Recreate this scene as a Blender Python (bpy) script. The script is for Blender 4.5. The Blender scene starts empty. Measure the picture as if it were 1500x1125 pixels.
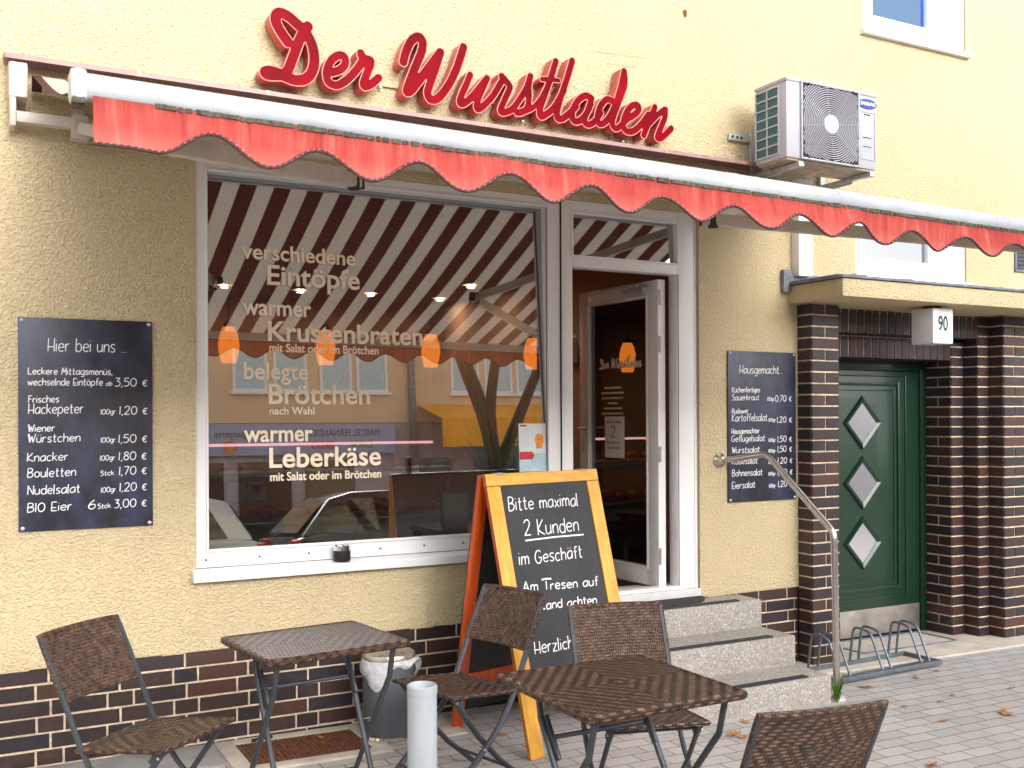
import bpy, bmesh, math, random
from mathutils import Vector, Matrix
R = math.radians
SC = bpy.context.scene
COL = SC.collection
random.seed(7)

# ------------------------------------------------------------------ camera, sky, sun, exposure
cam_d = bpy.data.cameras.new('camera'); cam = bpy.data.objects.new('camera', cam_d); COL.objects.link(cam)
cam_d.sensor_width = 36; cam_d.lens = 36*1510/1500; cam_d.clip_end = 300; cam_d.clip_start = .05
cam_d.shift_y = (613-562.5)/1500
YAW, ROLL = R(28.2), R(.25)
_f = Vector((math.sin(YAW), math.cos(YAW), 0)); _r0 = Vector((math.cos(YAW), -math.sin(YAW), 0)); _u0 = Vector((0, 0, 1))
_r = _r0*math.cos(ROLL)-_u0*math.sin(ROLL); _u = _u0*math.cos(ROLL)+_r0*math.sin(ROLL)
cam.matrix_world = Matrix(((_r.x, _u.x, -_f.x, 0), (_r.y, _u.y, -_f.y, -5.284), (_r.z, _u.z, -_f.z, 1.63), (0, 0, 0, 1)))
cam_d.dof.use_dof = True; cam_d.dof.focus_distance = 5.6; cam_d.dof.aperture_fstop = 5.6
SC.camera = cam

SUN_DIR = Vector((.12, -.84, .36)).normalized()
w = bpy.data.worlds.new('World'); SC.world = w; w.use_nodes = True
wn = w.node_tree.nodes; wl = w.node_tree.links
sky = wn.new('ShaderNodeTexSky'); sky.sky_type = 'NISHITA'; sky.sun_disc = False
sky.sun_elevation = math.asin(SUN_DIR.z); sky.sun_rotation = math.atan2(SUN_DIR.x, SUN_DIR.y)
sky.dust_density = 3.0; sky.air_density = 1.0
hs = wn.new('ShaderNodeHueSaturation'); hs.inputs['Saturation'].default_value = .12
wl.new(sky.outputs[0], hs.inputs['Color']); wl.new(hs.outputs[0], wn['Background'].inputs['Color'])
wn['Background'].inputs['Strength'].default_value = .15
sd = bpy.data.lights.new('sun', 'SUN'); sd.energy = .55; sd.angle = R(55); sd.color = (1, .95, .87)
sun = bpy.data.objects.new('sun', sd); COL.objects.link(sun)
sun.rotation_euler = (-SUN_DIR).to_track_quat('-Z', 'Y').to_euler()
SC.view_settings.view_transform = 'Standard'; SC.view_settings.look = 'None'
SC.view_settings.exposure = 1.5; SC.view_settings.gamma = 1

# ------------------------------------------------------------------ mesh helpers
class MB:
    def __init__(s): s.v = []; s.f = []
    def add(s, vs, fs):
        o = len(s.v); s.v += [tuple(p) for p in vs]; s.f += [tuple(i+o for i in f) for f in fs]; return s
    def box(s, x0, x1, y0, y1, z0, z1):
        return s.add([(x0,y0,z0),(x1,y0,z0),(x1,y1,z0),(x0,y1,z0),(x0,y0,z1),(x1,y0,z1),(x1,y1,z1),(x0,y1,z1)],
                     [(0,3,2,1),(4,5,6,7),(0,1,5,4),(1,2,6,5),(2,3,7,6),(3,0,4,7)])
    def obox(s, c, ax, ay, az):          # centre and three half-axis vectors
        c, ax, ay, az = map(Vector, (c, ax, ay, az)); vs = []
        for k in (-1, 1):
            for i, j in ((-1,-1),(1,-1),(1,1),(-1,1)): vs.append(c+ax*i+ay*j+az*k)
        return s.add(vs, [(0,3,2,1),(4,5,6,7),(0,1,5,4),(1,2,6,5),(2,3,7,6),(3,0,4,7)])
    def bar(s, p, q, wd, dp, up=(0,0,1)):
        p, q = Vector(p), Vector(q); d = (q-p); L = d.length; d.normalize()
        a = d.cross(Vector(up)); a = a if a.length > 1e-4 else d.cross(Vector((1,0,0))); a.normalize(); b = a.cross(d)
        return s.obox((p+q)/2, a*wd/2, b*dp/2, d*L/2)
    def quad(s, a, b, c, d): return s.add([a,b,c,d], [(0,1,2,3)])
    def tube(s, pts, r, n=8, closed=False, ry=None, flat=None):
        pts = [Vector(p) for p in pts]; m = len(pts); rr = r if isinstance(r, (list, tuple)) else [r]*m
        vs = []; t0 = (pts[1]-pts[0]).normalized()
        nr = Vector(flat) if flat is not None else t0.orthogonal().normalized()
        for i, p in enumerate(pts):
            if closed: t = pts[(i+1) % m]-pts[i-1]
            else: t = pts[min(i+1, m-1)]-pts[max(i-1, 0)]
            if t.length < 1e-9: t = t0
            t.normalize(); nr = (nr-t*nr.dot(t))
            nr = nr.normalized() if nr.length > 1e-6 else t.orthogonal().normalized()
            b = t.cross(nr)
            for k in range(n):
                a = 2*math.pi*k/n; vs.append(p+nr*math.cos(a)*(ry if ry else rr[i])+b*math.sin(a)*rr[i])
        fs = []
        for i in range(m if closed else m-1):
            j = (i+1) % m
            for k in range(n): l = (k+1) % n; fs.append((i*n+k, j*n+k, j*n+l, i*n+l))
        if not closed: fs += [tuple(range(n)), tuple((m-1)*n+k for k in reversed(range(n)))]
        return s.add(vs, fs)
    def cyl(s, p, q, r0, r1=None, n=20): return s.tube([p, q], [r0, r0 if r1 is None else r1], n)
    def lathe(s, prof, c=(0,0,0), n=28, sx=1, sy=1):
        vs = []; fs = []; m = len(prof)
        for r, z in prof:
            for k in range(n): a = 2*math.pi*k/n; vs.append((c[0]+r*sx*math.cos(a), c[1]+r*sy*math.sin(a), c[2]+z))
        for i in range(m-1):
            for k in range(n): l = (k+1) % n; fs.append((i*n+k, i*n+l, (i+1)*n+l, (i+1)*n+k))
        if prof[0][0] > 1e-5: fs.append(tuple(reversed(range(n))))
        if prof[-1][0] > 1e-5: fs.append(tuple((m-1)*n+k for k in range(n)))
        return s.add(vs, fs)
    def prism(s, poly, o, ux, uy, d):    # polygon in (ux,uy) extruded along d
        o, ux, uy, d = map(Vector, (o, ux, uy, d)); n = len(poly)
        vs = [o+ux*x+uy*y for x, y in poly]; vs += [p+d for p in vs]
        return s.add(vs, [tuple(range(n)), tuple(reversed(range(n, 2*n)))]+[(i, i+n, (i+1) % n+n, (i+1) % n) for i in range(n)])
    def build(s, name, m, parent=None, bevel=0, smooth=35, uvc=False, uvswap=None):
        me = bpy.data.meshes.new(name); me.from_pydata(s.v, [], s.f); me.validate()
        bm = bmesh.new(); bm.from_mesh(me); bmesh.ops.recalc_face_normals(bm, faces=bm.faces[:])
        if bevel:
            es = [e for e in bm.edges if len(e.link_faces) == 2 and e.calc_face_angle(0) > .5]
            bmesh.ops.bevel(bm, geom=es, offset=bevel, segments=2, profile=.6, affect='EDGES', clamp_overlap=True)
        uv = bm.loops.layers.uv.new('UVMap')
        c = Vector((0,0,0))
        if uvc and len(bm.verts):
            lo = Vector([min(v.co[i] for v in bm.verts) for i in range(3)]); hi = Vector([max(v.co[i] for v in bm.verts) for i in range(3)]); c = (lo+hi)/2
        for f in bm.faces:
            n = f.normal; a = max(range(3), key=lambda i: abs(n[i]))
            for l in f.loops:
                p = l.vert.co-c
                l[uv].uv = (p.y, p.z) if a == 0 else ((p.x, p.z) if a == 1 else (p.x, p.y))
        bm.to_mesh(me); bm.free(); me.materials.append(m)
        if smooth:
            me.shade_smooth()
            me.set_sharp_from_angle(angle=R(smooth))
        o = bpy.data.objects.new(name, me); COL.objects.link(o)
        if parent: o.parent = parent
        return o

def tag(o, label=None, cat=None, group=None, kind=None):
    if label: o['label'] = label
    if cat: o['category'] = cat
    if group: o['group'] = group
    if kind: o['kind'] = kind
    return o
def thing(name, label, cat, loc=(0,0,0), rz=0, group=None):
    o = bpy.data.objects.new(name, None); COL.objects.link(o); o.empty_display_size = .1
    o.location = loc; o.rotation_euler = (0, 0, rz)
    return tag(o, label, cat, group)
def dup(root, loc, rz, label, group=None):
    def cp(o, par):
        c = o.copy(); COL.objects.link(c)
        if par: c.parent = par
        for ch in kids[o.name]: cp(ch, c)
        return c
    kids = {}
    for o in list(COL.objects): kids.setdefault(o.name, [])
    for o in list(COL.objects):
        if o.parent: kids[o.parent.name].append(o)
    r = cp(root, None); r.location = loc; r.rotation_euler = (0, 0, rz); r['label'] = label
    if group: r['group'] = group
    return r
def gz(x): return -.012*(x-.9)           # the pavement falls gently to the right
def lerp(a, b, t): return a+(b-a)*t
def spline(P, n=6, closed=False):
    P = [Vector(p) for p in P]
    if len(P) < 3 and not closed: return P
    Q = ([P[-1]]+P+[P[0], P[1]]) if closed else ([2*P[0]-P[1]]+P+[2*P[-1]-P[-2]])
    out = []
    for i in range(1, len(Q)-2):
        a, b, c, d = Q[i-1:i+3]
        for k in range(n):
            t = k/n; out.append(.5*((2*b)+(c-a)*t+(2*a-5*b+4*c-d)*t*t+(3*b-a-3*c+d)*t**3))
    if not closed: out.append(Q[-2])
    return out
def text_mesh(txt, bold=0.0):
    cu = bpy.data.curves.new('t', 'FONT'); cu.body = txt; cu.size = 1; cu.offset = bold; cu.fill_mode = 'FRONT'; cu.resolution_u = 4
    ob = bpy.data.objects.new('t', cu); COL.objects.link(ob); dg = bpy.context.evaluated_depsgraph_get()
    me = bpy.data.meshes.new_from_object(ob.evaluated_get(dg)); 
    vs = [v.co.copy() for v in me.vertices]; fs = [tuple(p.vertices) for p in me.polygons]
    bpy.data.objects.remove(ob); bpy.data.curves.remove(cu); bpy.data.meshes.remove(me)
    return vs, fs
CAPH = None
def add_text(mb, txt, o, ux, uz, width, caph, bold=.012, lift=0.0015):
    """flat vinyl letters: left end of the baseline at o, exactly `width` long, capitals `caph` high"""
    global CAPH
    if CAPH is None: CAPH = max(v.y for v in text_mesh('H')[0])
    vs, fs = text_mesh(txt, bold); o, ux, uz = map(Vector, (o, ux, uz)); nn = ux.cross(uz)
    x0 = min(v.x for v in vs); x1 = max(v.x for v in vs); sx = width/(x1-x0); sz = caph/CAPH
    P = [o+ux*(v.x-x0)*sx+uz*v.y*sz for v in vs]; n = len(P)
    mb.add([p+nn*lift for p in P], fs)
    return mb

# ------------------------------------------------------------------ stroke lettering (painted and chalked writing)
def _g(w, *st): return (w, [[tuple(p) for p in s] for s in st])
GL = {
 'a': _g(5, [(5,6),(2.5,6),(.4,4.4),(0,2.2),(1,.2),(2.8,.2),(4.6,2),(5,3.5)], [(5,6),(5,0)]),
 'b': _g(5, [(0,10),(0,0)], [(0,1.2),(1.8,0),(4,.6),(5,3),(4,5.5),(2,6),(0,4.6)]),
 'c': _g(4.4, [(4.4,5.3),(3,6),(1,5.4),(0,3),(1,.5),(2.8,0),(4.4,.8)]),
 'd': _g(5, [(5,10),(5,0)], [(5,1.2),(3.2,0),(1,.6),(0,3),(1,5.5),(3,6),(5,4.6)]),
 'e': _g(4.8, [(.1,3),(4.7,3.5),(4,5.5),(2.4,6),(.6,5),(0,3),(.7,.9),(2.6,0),(4.6,.8)]),
 'f': _g(3.4, [(3.6,9.4),(2.6,10),(1.6,8.8),(1.5,5),(1.5,0)], [(0,5.8),(3.2,5.8)]),
 'g': _g(5, [(5,6),(2.4,6),(.3,4.5),(0,2.5),(1,.6),(3,.4),(5,2.4)], [(5,6),(5,-1.2),(3.6,-3),(.8,-2.6)]),
 'h': _g(4.6, [(0,10),(0,0)], [(0,3.6),(1.8,5.8),(3.6,5.8),(4.5,4.4),(4.5,0)]),
 'i': _g(.4, [(0,6),(0,0)], [(0,8.2),(0,8.6)]),
 'k': _g(4.4, [(0,10),(0,0)], [(4,6),(0,2.6)], [(1.2,3.4),(4.5,0)]),
 'l': _g(.6, [(0,10),(0,.4),(.6,0)]),
 'm': _g(7, [(0,6),(0,0)], [(0,3.8),(1.5,5.8),(3,5.6),(3.5,4),(3.5,0)], [(3.5,3.8),(5,5.8),(6.4,5.6),(7,4),(7,0)]),
 'n': _g(4.5, [(0,6),(0,0)], [(0,3.6),(1.8,5.8),(3.6,5.8),(4.5,4.2),(4.5,0)]),
 'o': _g(5, [(2.6,6),(.7,5.1),(0,3),(.8,.8),(2.5,0),(4.3,.8),(5,3),(4.2,5.2),(2.6,6)]),
 'p': _g(5, [(0,6),(0,-3)], [(0,1.2),(1.8,0),(4,.6),(5,3),(4,5.5),(2,6),(0,4.6)]),
 'r': _g(3.2, [(0,6),(0,0)], [(0,3.4),(1.4,5.6),(3.2,5.9)]),
 's': _g(4, [(4,5.6),(2,6),(.4,5),(1,3.5),(3,2.7),(3.9,1.2),(2.4,0),(0,.4)]),
 't': _g(3.4, [(1.4,9),(1.4,1),(2.2,0),(3.4,.4)], [(0,6),(3.2,6)]),
 'u': _g(4.6, [(0,6),(0,1.8),(1,.2),(2.8,.2),(4.5,2)], [(4.5,6),(4.5,0)]),
 'w': _g(6.6, [(0,6),(1.6,0)], [(1.6,0),(3.3,5)], [(3.3,5),(5,0)], [(5,0),(6.6,6)]),
 'x': _g(4.4, [(0,6),(4.4,0)], [(4.4,6),(0,0)]),
 'z': _g(4.2, [(0,6),(4.1,6)], [(4.1,6),(0,0)], [(0,0),(4.3,0)]),
 'A': _g(6, [(0,0),(3,10)], [(3,10),(6,0)], [(1,3),(5,3)]),
 'B': _g(5.4, [(0,10),(0,0)], [(0,10),(3,10),(4.6,8.6),(4,6.4),(0,5.2)], [(0,5.2),(4,5),(5.4,3),(4.4,.8),(2,0),(0,0)]),
 'D': _g(6, [(0,10),(0,0)], [(0,10),(3,9.6),(5.6,7),(5.6,3.4),(3,.4),(0,0)]),
 'E': _g(4.6, [(0,10),(0,0)], [(0,10),(4.4,10)], [(-.8,3.6),(4,3.6)], [(0,0),(4.6,0)]),
 'F': _g(4.4, [(0,10),(0,0)], [(0,10),(4.4,10)], [(0,5.4),(3.8,5.4)]),
 'G': _g(6.4, [(5.8,8.6),(4,10),(1.6,9.2),(0,6),(.2,2.8),(2,.2),(4.6,.4),(6,3),(6,4.4)], [(3.4,4.4),(6.4,4.4)]),
 'H': _g(5.6, [(0,10),(0,0)], [(5.4,10),(5.4,0)], [(-1,3.4),(5.4,3.4)]),
 'I': _g(.4, [(0,10),(0,0)]),
 'K': _g(5.6, [(0,10),(0,0)], [(5,9.6),(0,3.6)], [(0,3.6),(2,2),(6,0)]),
 'L': _g(4.6, [(0,10),(0,0)], [(0,0),(4.8,.3)]),
 'M': _g(6.4, [(0,0),(.6,10)], [(.6,10),(3.2,3)], [(3.2,3),(5.8,10)], [(5.8,10),(6.4,-1)]),
 'N': _g(5.6, [(0,0),(0,10)], [(0,10),(5.6,0)], [(5.6,0),(5.6,10)]),
 'O': _g(6, [(3,10),(.8,8.4),(0,5),(.8,1.6),(3,0),(5.2,1.6),(6,5),(5.2,8.4),(3,10)]),
 'R': _g(5.2, [(0,10),(0,0)], [(0,10),(3,10),(4.8,8.4),(4,6),(0,4.6)], [(1.6,5),(5.2,0)]),
 'S': _g(4.8, [(4.8,10),(.6,10)], [(.6,10),(0,6.4)], [(0,6.4),(3,5.8),(4.8,3.4),(3.6,.6),(0,0)]),
 'T': _g(5, [(2.5,9),(2.5,0)], [(.4,11.4),(4.8,11.6)]),
 'W': _g(7.4, [(0,10),(2,0)], [(1,10),(2.4,1.6)], [(2,0),(4,7)], [(4,7),(5.4,0)], [(5.4,0),(7.6,10)]),
 '0': _g(6, [(3,10),(.8,8.4),(0,5),(.8,1.6),(3,0),(5.2,1.6),(6,5),(5.2,8.4),(3,10)]),
 '1': _g(.6, [(0,10),(0,0)]),
 '2': _g(5.6, [(.2,8),(1.6,9.8),(4,9.8),(5.2,7.8),(3.8,4.6),(.2,.2)], [(0,0),(5.6,0)]),
 '3': _g(5, [(0,10),(4.6,10)], [(4.6,10),(1.8,6)], [(1.8,6),(4,5.6),(5,3.4),(4,.8),(1.8,0),(0,.6)]),
 '5': _g(5, [(4.8,10),(.8,10)], [(.8,10),(.2,5.8)], [(.2,5.8),(3,6.2),(5,4.2),(4.4,1.2),(2.2,0),(0,.6)]),
 '6': _g(5, [(4,10),(1.4,7.4),(0,3.6),(1,.6),(3,0),(4.8,1.6),(4.6,4.4),(2.4,5.4),(.4,4)]),
 '7': _g(5, [(0,10),(5,10)], [(5,10),(1.6,0)]),
 '8': _g(5, [(2.5,10),(.6,8.6),(.8,6.6),(2.5,5.5),(4.6,3.8),(4.6,1.2),(2.5,0),(.4,1.2),(.4,3.8),(2.5,5.5),(4.2,6.6),(4.4,8.6),(2.5,10)]),
 '9': _g(5, [(5,6.4),(3,5),(.6,5.6),(.2,8.4),(2,10),(4.2,9.4),(5,6.4),(4.2,2.4),(1.6,0)]),
 '.': _g(.4, [(0,0),(.3,.2)]), ',': _g(.8, [(.6,.6),(0,-1.6)]), '-': _g(3, [(0,3.4),(3,3.4)]),
 '€': _g(5, [(5,6.6),(3.2,7.4),(1.4,6),(.9,3.6),(1.6,.9),(3.4,0),(5,.8)], [(0,4.4),(3.8,4.6)], [(0,2.8),(3.4,3)]),
 ' ': _g(3),
}
for b_, u_ in (('a','ä'),('o','ö'),('u','ü')):
    w_, s_ = GL[b_]; GL[u_] = (w_, s_+[[(1.2,8),(1.2,8.5)], [(3.8,8),(3.8,8.5)]])
def stroke_text(mb, txt, o, ux, uz, width, caph, r, slant=0, jit=0, rise=0, gap=1.7, rnd=None):
    o, ux, uz = map(Vector, (o, ux, uz)); nn = ux.cross(uz); rnd = rnd or random.Random(len(txt))
    tot = sum(GL[c][0]+gap for c in txt)-gap; sx = width/tot; sz = caph/10; x = 0
    for c in txt:
        w_, sts = GL[c]; jy = rnd.uniform(-jit, jit); js = 1+rnd.uniform(-jit, jit)*.12
        for st in sts:
            P = [o+ux*((x+px+slant*py)*sx)+uz*((py*js+jy)*sz+rise*(x+px)/tot) for px, py in st]
            P = spline(P, 4) if len(P) > 2 else P
            mb.tube(P, [r]*len(P), 6, ry=r*.45, flat=nn)
        x += w_+gap
    return mb
# ------------------------------------------------------------------ materials
def newmat(name):
    m = bpy.data.materials.new(name); m.use_nodes = True; nt = m.node_tree
    return m, nt, nt.nodes, nt.links, nt.nodes['Principled BSDF']
def noise(nt, vec, scale, detail=4, rough=.55):
    n = nt.nodes.new('ShaderNodeTexNoise'); n.inputs['Scale'].default_value = scale; n.inputs['Detail'].default_value = detail
    n.inputs['Roughness'].default_value = rough
    if vec: nt.links.new(vec, n.inputs['Vector'])
    return n.outputs['Fac']
def math_(nt, op, a, b=None, c=None):
    n = nt.nodes.new('ShaderNodeMath'); n.operation = op
    for i, x in enumerate((a, b, c)):
        if x is None: continue
        if isinstance(x, (int, float)): n.inputs[i].default_value = x
        else: nt.links.new(x, n.inputs[i])
    return n.outputs[0]
def ramp(nt, fac, *stops):
    n = nt.nodes.new('ShaderNodeValToRGB'); e = n.color_ramp.elements
    while len(e) < len(stops): e.new(.5)
    for i, (p, c) in enumerate(stops): e[i].position = p; e[i].color = (*c, 1) if len(c) == 3 else c
    nt.links.new(fac, n.inputs[0]); return n.outputs[0]
def mix(nt, fac, a, b, blend='MIX'):
    n = nt.nodes.new('ShaderNodeMix'); n.data_type = 'RGBA'; n.blend_type = blend
    for i, x in ((0, fac), (6, a), (7, b)):
        if isinstance(x, (int, float)): n.inputs[i].default_value = x
        elif isinstance(x, tuple): n.inputs[i].default_value = (*x, 1)
        else: nt.links.new(x, n.inputs[i])
    return n.outputs[2]
def bump(nt, h, strength=.5, dist=.01, prev=None):
    n = nt.nodes.new('ShaderNodeBump'); n.inputs['Strength'].default_value = strength; n.inputs['Distance'].default_value = dist
    nt.links.new(h, n.inputs['Height'])
    if prev is not None: nt.links.new(prev, n.inputs['Normal'])
    return n.outputs[0]
def coord(nt, kind='Object', scale=None):
    n = nt.nodes.new('ShaderNodeTexCoord'); o = n.outputs[kind]
    if scale:
        m = nt.nodes.new('ShaderNodeMapping'); m.inputs['Scale'].default_value = scale; nt.links.new(o, m.inputs['Vector']); o = m.outputs[0]
    return o
def plain(name, col, rough=.5, metal=0, var=.12, vscale=12, bstr=0, bscale=80, coat=0, spec=None, vmap=None, trans=0):
    m, nt, N, L, P = newmat(name); c = coord(nt, 'Object', vmap)
    f = noise(nt, c, vscale, 5)
    dk = tuple(x*(1-var) for x in col); lt = tuple(min(1, x*(1+var)) for x in col)
    L.new(ramp(nt, f, (.3, dk), (.7, lt)), P.inputs['Base Color'])
    P.inputs['Roughness'].default_value = rough; P.inputs['Metallic'].default_value = metal
    r = math_(nt, 'MULTIPLY_ADD', noise(nt, c, vscale*4, 3), .2, rough-.1); L.new(r, P.inputs['Roughness'])
    if bstr: L.new(bump(nt, noise(nt, c, bscale, 4), bstr, .004), P.inputs['Normal'])
    if coat: P.inputs['Coat Weight'].default_value = coat
    if spec is not None: P.inputs['Specular IOR Level'].default_value = spec
    return m
def emit(name, col, s, base=(.8,.8,.8)):
    m, nt, N, L, P = newmat(name); P.inputs['Base Color'].default_value = (*base, 1)
    P.inputs['Emission Color'].default_value = (*col, 1); P.inputs['Emission Strength'].default_value = s; return m

def stucco(name, col):
    m, nt, N, L, P = newmat(name); c = coord(nt, 'Object', (1, 1, 1.25))
    f = noise(nt, c, 1.1, 6, .6); sp = noise(nt, c, 55, 3); pits = noise(nt, c, 26, 6, .7)
    base = ramp(nt, f, (.3, tuple(x*.93 for x in col)), (.72, tuple(min(1, x*1.05) for x in col)))
    base = mix(nt, math_(nt, 'MULTIPLY', ramp(nt, sp, (.56, (0,0,0)), (.76, (1,1,1))), .36), base, (.42,.32,.17))
    base = mix(nt, ramp(nt, pits, (.66, (0,0,0)), (.74, (1,1,1))), base, (.34,.25,.13))
    st = noise(nt, coord(nt, 'Object', (5, 5, .5)), 1.6, 5, .7)          # rain streaks with shapes of their own
    base = mix(nt, math_(nt, 'MULTIPLY', ramp(nt, st, (.57, (0,0,0)), (.78, (1,1,1))), .34), base, (.46,.36,.20))
    L.new(base, P.inputs['Base Color']); P.inputs['Roughness'].default_value = .92; P.inputs['Specular IOR Level'].default_value = .2
    v = N.new('ShaderNodeTexVoronoi'); v.feature = 'SMOOTH_F1'; v.inputs['Scale'].default_value = 84
    wv = N.new('ShaderNodeVectorMath'); wv.operation = 'ADD'; nz = N.new('ShaderNodeTexNoise'); nz.inputs['Scale'].default_value = 30; L.new(c, nz.inputs['Vector'])
    sc = N.new('ShaderNodeVectorMath'); sc.operation = 'SCALE'; sc.inputs['Scale'].default_value = .03; L.new(nz.outputs['Color'], sc.inputs[0])
    L.new(c, wv.inputs[0]); L.new(sc.outputs[0], wv.inputs[1]); L.new(wv.outputs[0], v.inputs['Vector'])
    h = math_(nt, 'ADD', math_(nt, 'MULTIPLY', v.outputs['Distance'], 1.0), math_(nt, 'MULTIPLY', noise(nt, c, 95, 4), .7))
    b1 = bump(nt, h, 1.0, .012); b2 = bump(nt, noise(nt, c, 9, 5), .13, .02, b1)
    L.new(b2, P.inputs['Normal']); return m
def island(nt): return nt.nodes.new('ShaderNodeNewGeometry').outputs['Random Per Island']
def brick_mat():
    m, nt, N, L, P = newmat('dark_klinker_brick'); r = island(nt); c = coord(nt, 'Object')
    base = ramp(nt, r, (0, (.012,.011,.018)), (.25, (.022,.014,.014)), (.5, (.044,.019,.014)), (.7, (.016,.014,.024)), (.86, (.080,.028,.018)), (1, (.030,.015,.014)))
    f = noise(nt, c, 45, 5, .65)
    base = mix(nt, ramp(nt, f, (.42, (0,0,0)), (.75, (1,1,1))), base, (.042,.026,.023))
    base = mix(nt, ramp(nt, noise(nt, c, 160, 2), (.73, (0,0,0)), (.8, (1,1,1))), base, (.30,.22,.16))
    base = mix(nt, math_(nt, 'MULTIPLY', ramp(nt, noise(nt, c, 9, 4), (.55, (0,0,0)), (.8, (1,1,1))), .25), base, (.11,.095,.10))
    L.new(base, P.inputs['Base Color'])
    L.new(math_(nt, 'MULTIPLY_ADD', f, .4, .28), P.inputs['Roughness'])
    L.new(bump(nt, f, .35, .004), P.inputs['Normal']); return m
def paving_mat():
    m, nt, N, L, P = newmat('grey_concrete_pavers'); c = coord(nt, 'Object')
    b = N.new('ShaderNodeTexBrick'); L.new(c, b.inputs['Vector']); b.offset = .5
    for k, v in (('Scale', 1), ('Mortar Size', .0035), ('Mortar Smooth', .25), ('Brick Width', .2), ('Row Height', .1), ('Bias', 0)): b.inputs[k].default_value = v
    b.inputs['Color1'].default_value = (.475,.45,.44,1); b.inputs['Color2'].default_value = (.585,.555,.54,1); b.inputs['Mortar'].default_value = (.13,.11,.105,1)
    base = mix(nt, math_(nt, 'MULTIPLY', ramp(nt, noise(nt, c, 140, 4, .7), (.35, (0,0,0)), (.65, (1,1,1))), .35), b.outputs['Color'], (.16,.145,.14))
    base = mix(nt, math_(nt, 'MULTIPLY', ramp(nt, noise(nt, c, 1.6, 6), (.45, (0,0,0)), (.7, (1,1,1))), .3), base, (.36,.32,.30))
    moss = math_(nt, 'MULTIPLY', b.outputs['Fac'], ramp(nt, noise(nt, c, 2.3, 5), (.56, (0,0,0)), (.68, (1,1,1))))
    base = mix(nt, moss, base, (.09,.12,.03))
    L.new(base, P.inputs['Base Color']); P.inputs['Roughness'].default_value = .85
    h = math_(nt, 'ADD', math_(nt, 'SUBTRACT', 1, b.outputs['Fac']), math_(nt, 'MULTIPLY', noise(nt, c, 120, 4), .25))
    L.new(bump(nt, h, .6, .006), P.inputs['Normal']); return m
def terrazzo():
    m, nt, N, L, P = newmat('washed_concrete'); c = coord(nt, 'Object')
    v = N.new('ShaderNodeTexVoronoi'); v.inputs['Scale'].default_value = 85; L.new(c, v.inputs['Vector'])
    s = N.new('ShaderNodeSeparateColor'); L.new(v.outputs['Color'], s.inputs[0])
    base = ramp(nt, s.outputs[0], (0, (.17,.16,.15)), (.35, (.35,.325,.30)), (.7, (.26,.225,.195)), (.9, (.62,.60,.57)), (1, (.38,.38,.41)))
    base = mix(nt, ramp(nt, v.outputs['Distance'], (.35, (0,0,0)), (.6, (1,1,1))), base, (.37,.34,.31))
    base = mix(nt, math_(nt, 'MULTIPLY', ramp(nt, noise(nt, c, 3, 6), (.5, (0,0,0)), (.72, (1,1,1))), .4), base, (.26,.22,.18))
    L.new(base, P.inputs['Base Color']); P.inputs['Roughness'].default_value = .8
    L.new(bump(nt, v.outputs['Distance'], .4, .004), P.inputs['Normal']); return m
def wicker(name='brown_wicker', p=.0122, dk=.35):
    m, nt, N, L, P = newmat(name); u = N.new('ShaderNodeSeparateXYZ'); L.new(coord(nt, 'UV'), u.inputs[0])
    U = math_(nt, 'DIVIDE', u.outputs[0], p*.8); V = math_(nt, 'DIVIDE', u.outputs[1], p)
    iu = math_(nt, 'ABSOLUTE', math_(nt, 'FLOOR', U)); iv = math_(nt, 'ABSOLUTE', math_(nt, 'FLOOR', V))
    k = math_(nt, 'MODULO', math_(nt, 'ADD', iu, iv), 4); over = math_(nt, 'LESS_THAN', k, 1.5)
    fu = math_(nt, 'FRACT', math_(nt, 'ADD', U, 400)); fv = math_(nt, 'FRACT', math_(nt, 'ADD', V, 400))
    su = math_(nt, 'SINE', math_(nt, 'MULTIPLY', fu, math.pi)); sv = math_(nt, 'SINE', math_(nt, 'MULTIPLY', fv, math.pi))
    a = math_(nt, 'MULTIPLY', over, math_(nt, 'POWER', sv, .5)); b = math_(nt, 'MULTIPLY', math_(nt, 'SUBTRACT', 1, over), math_(nt, 'MULTIPLY', math_(nt, 'POWER', su, .5), .62))
    h = math_(nt, 'ADD', a, b)
    c = coord(nt, 'Object')
    tone = ramp(nt, noise(nt, c, 34, 4, .6), (.3, (.055,.028,.019)), (.5, (.115,.062,.042)), (.72, (.22,.125,.08)))
    tone = mix(nt, math_(nt, 'MULTIPLY', math_(nt, 'SUBTRACT', 1, over), dk), tone, (.018,.009,.007))
    base = mix(nt, ramp(nt, h, (.12, (1,1,1)), (.5, (0,0,0))), tone, (.008,.005,.004))
    L.new(base, P.inputs['Base Color']); P.inputs['Roughness'].default_value = .45; P.inputs['Specular IOR Level'].default_value = .4
    L.new(bump(nt, h, 1.0, .007), P.inputs['Normal']); return m
def glass(name, refl, tint=(.86,.88,.86), rough=0, gc=(.95,.96,1)):
    m, nt, N, L, P = newmat(name); N.remove(P); out = N['Material Output']
    g = N.new('ShaderNodeBsdfGlossy'); g.inputs['Roughness'].default_value = rough; g.inputs['Color'].default_value = (*gc, 1)
    t = N.new('ShaderNodeBsdfTransparent'); t.inputs['Color'].default_value = (*tint, 1)
    fr = N.new('ShaderNodeFresnel'); fr.inputs['IOR'].default_value = 1.5
    f = math_(nt, 'ADD', math_(nt, 'MULTIPLY', fr.outputs[0], 1.0), refl-.04)
    mx = N.new('ShaderNodeMixShader'); L.new(f, mx.inputs[0]); L.new(t.outputs[0], mx.inputs[1]); L.new(g.outputs[0], mx.inputs[2])
    L.new(mx.outputs[0], out.inputs['Surface']); return m
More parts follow.
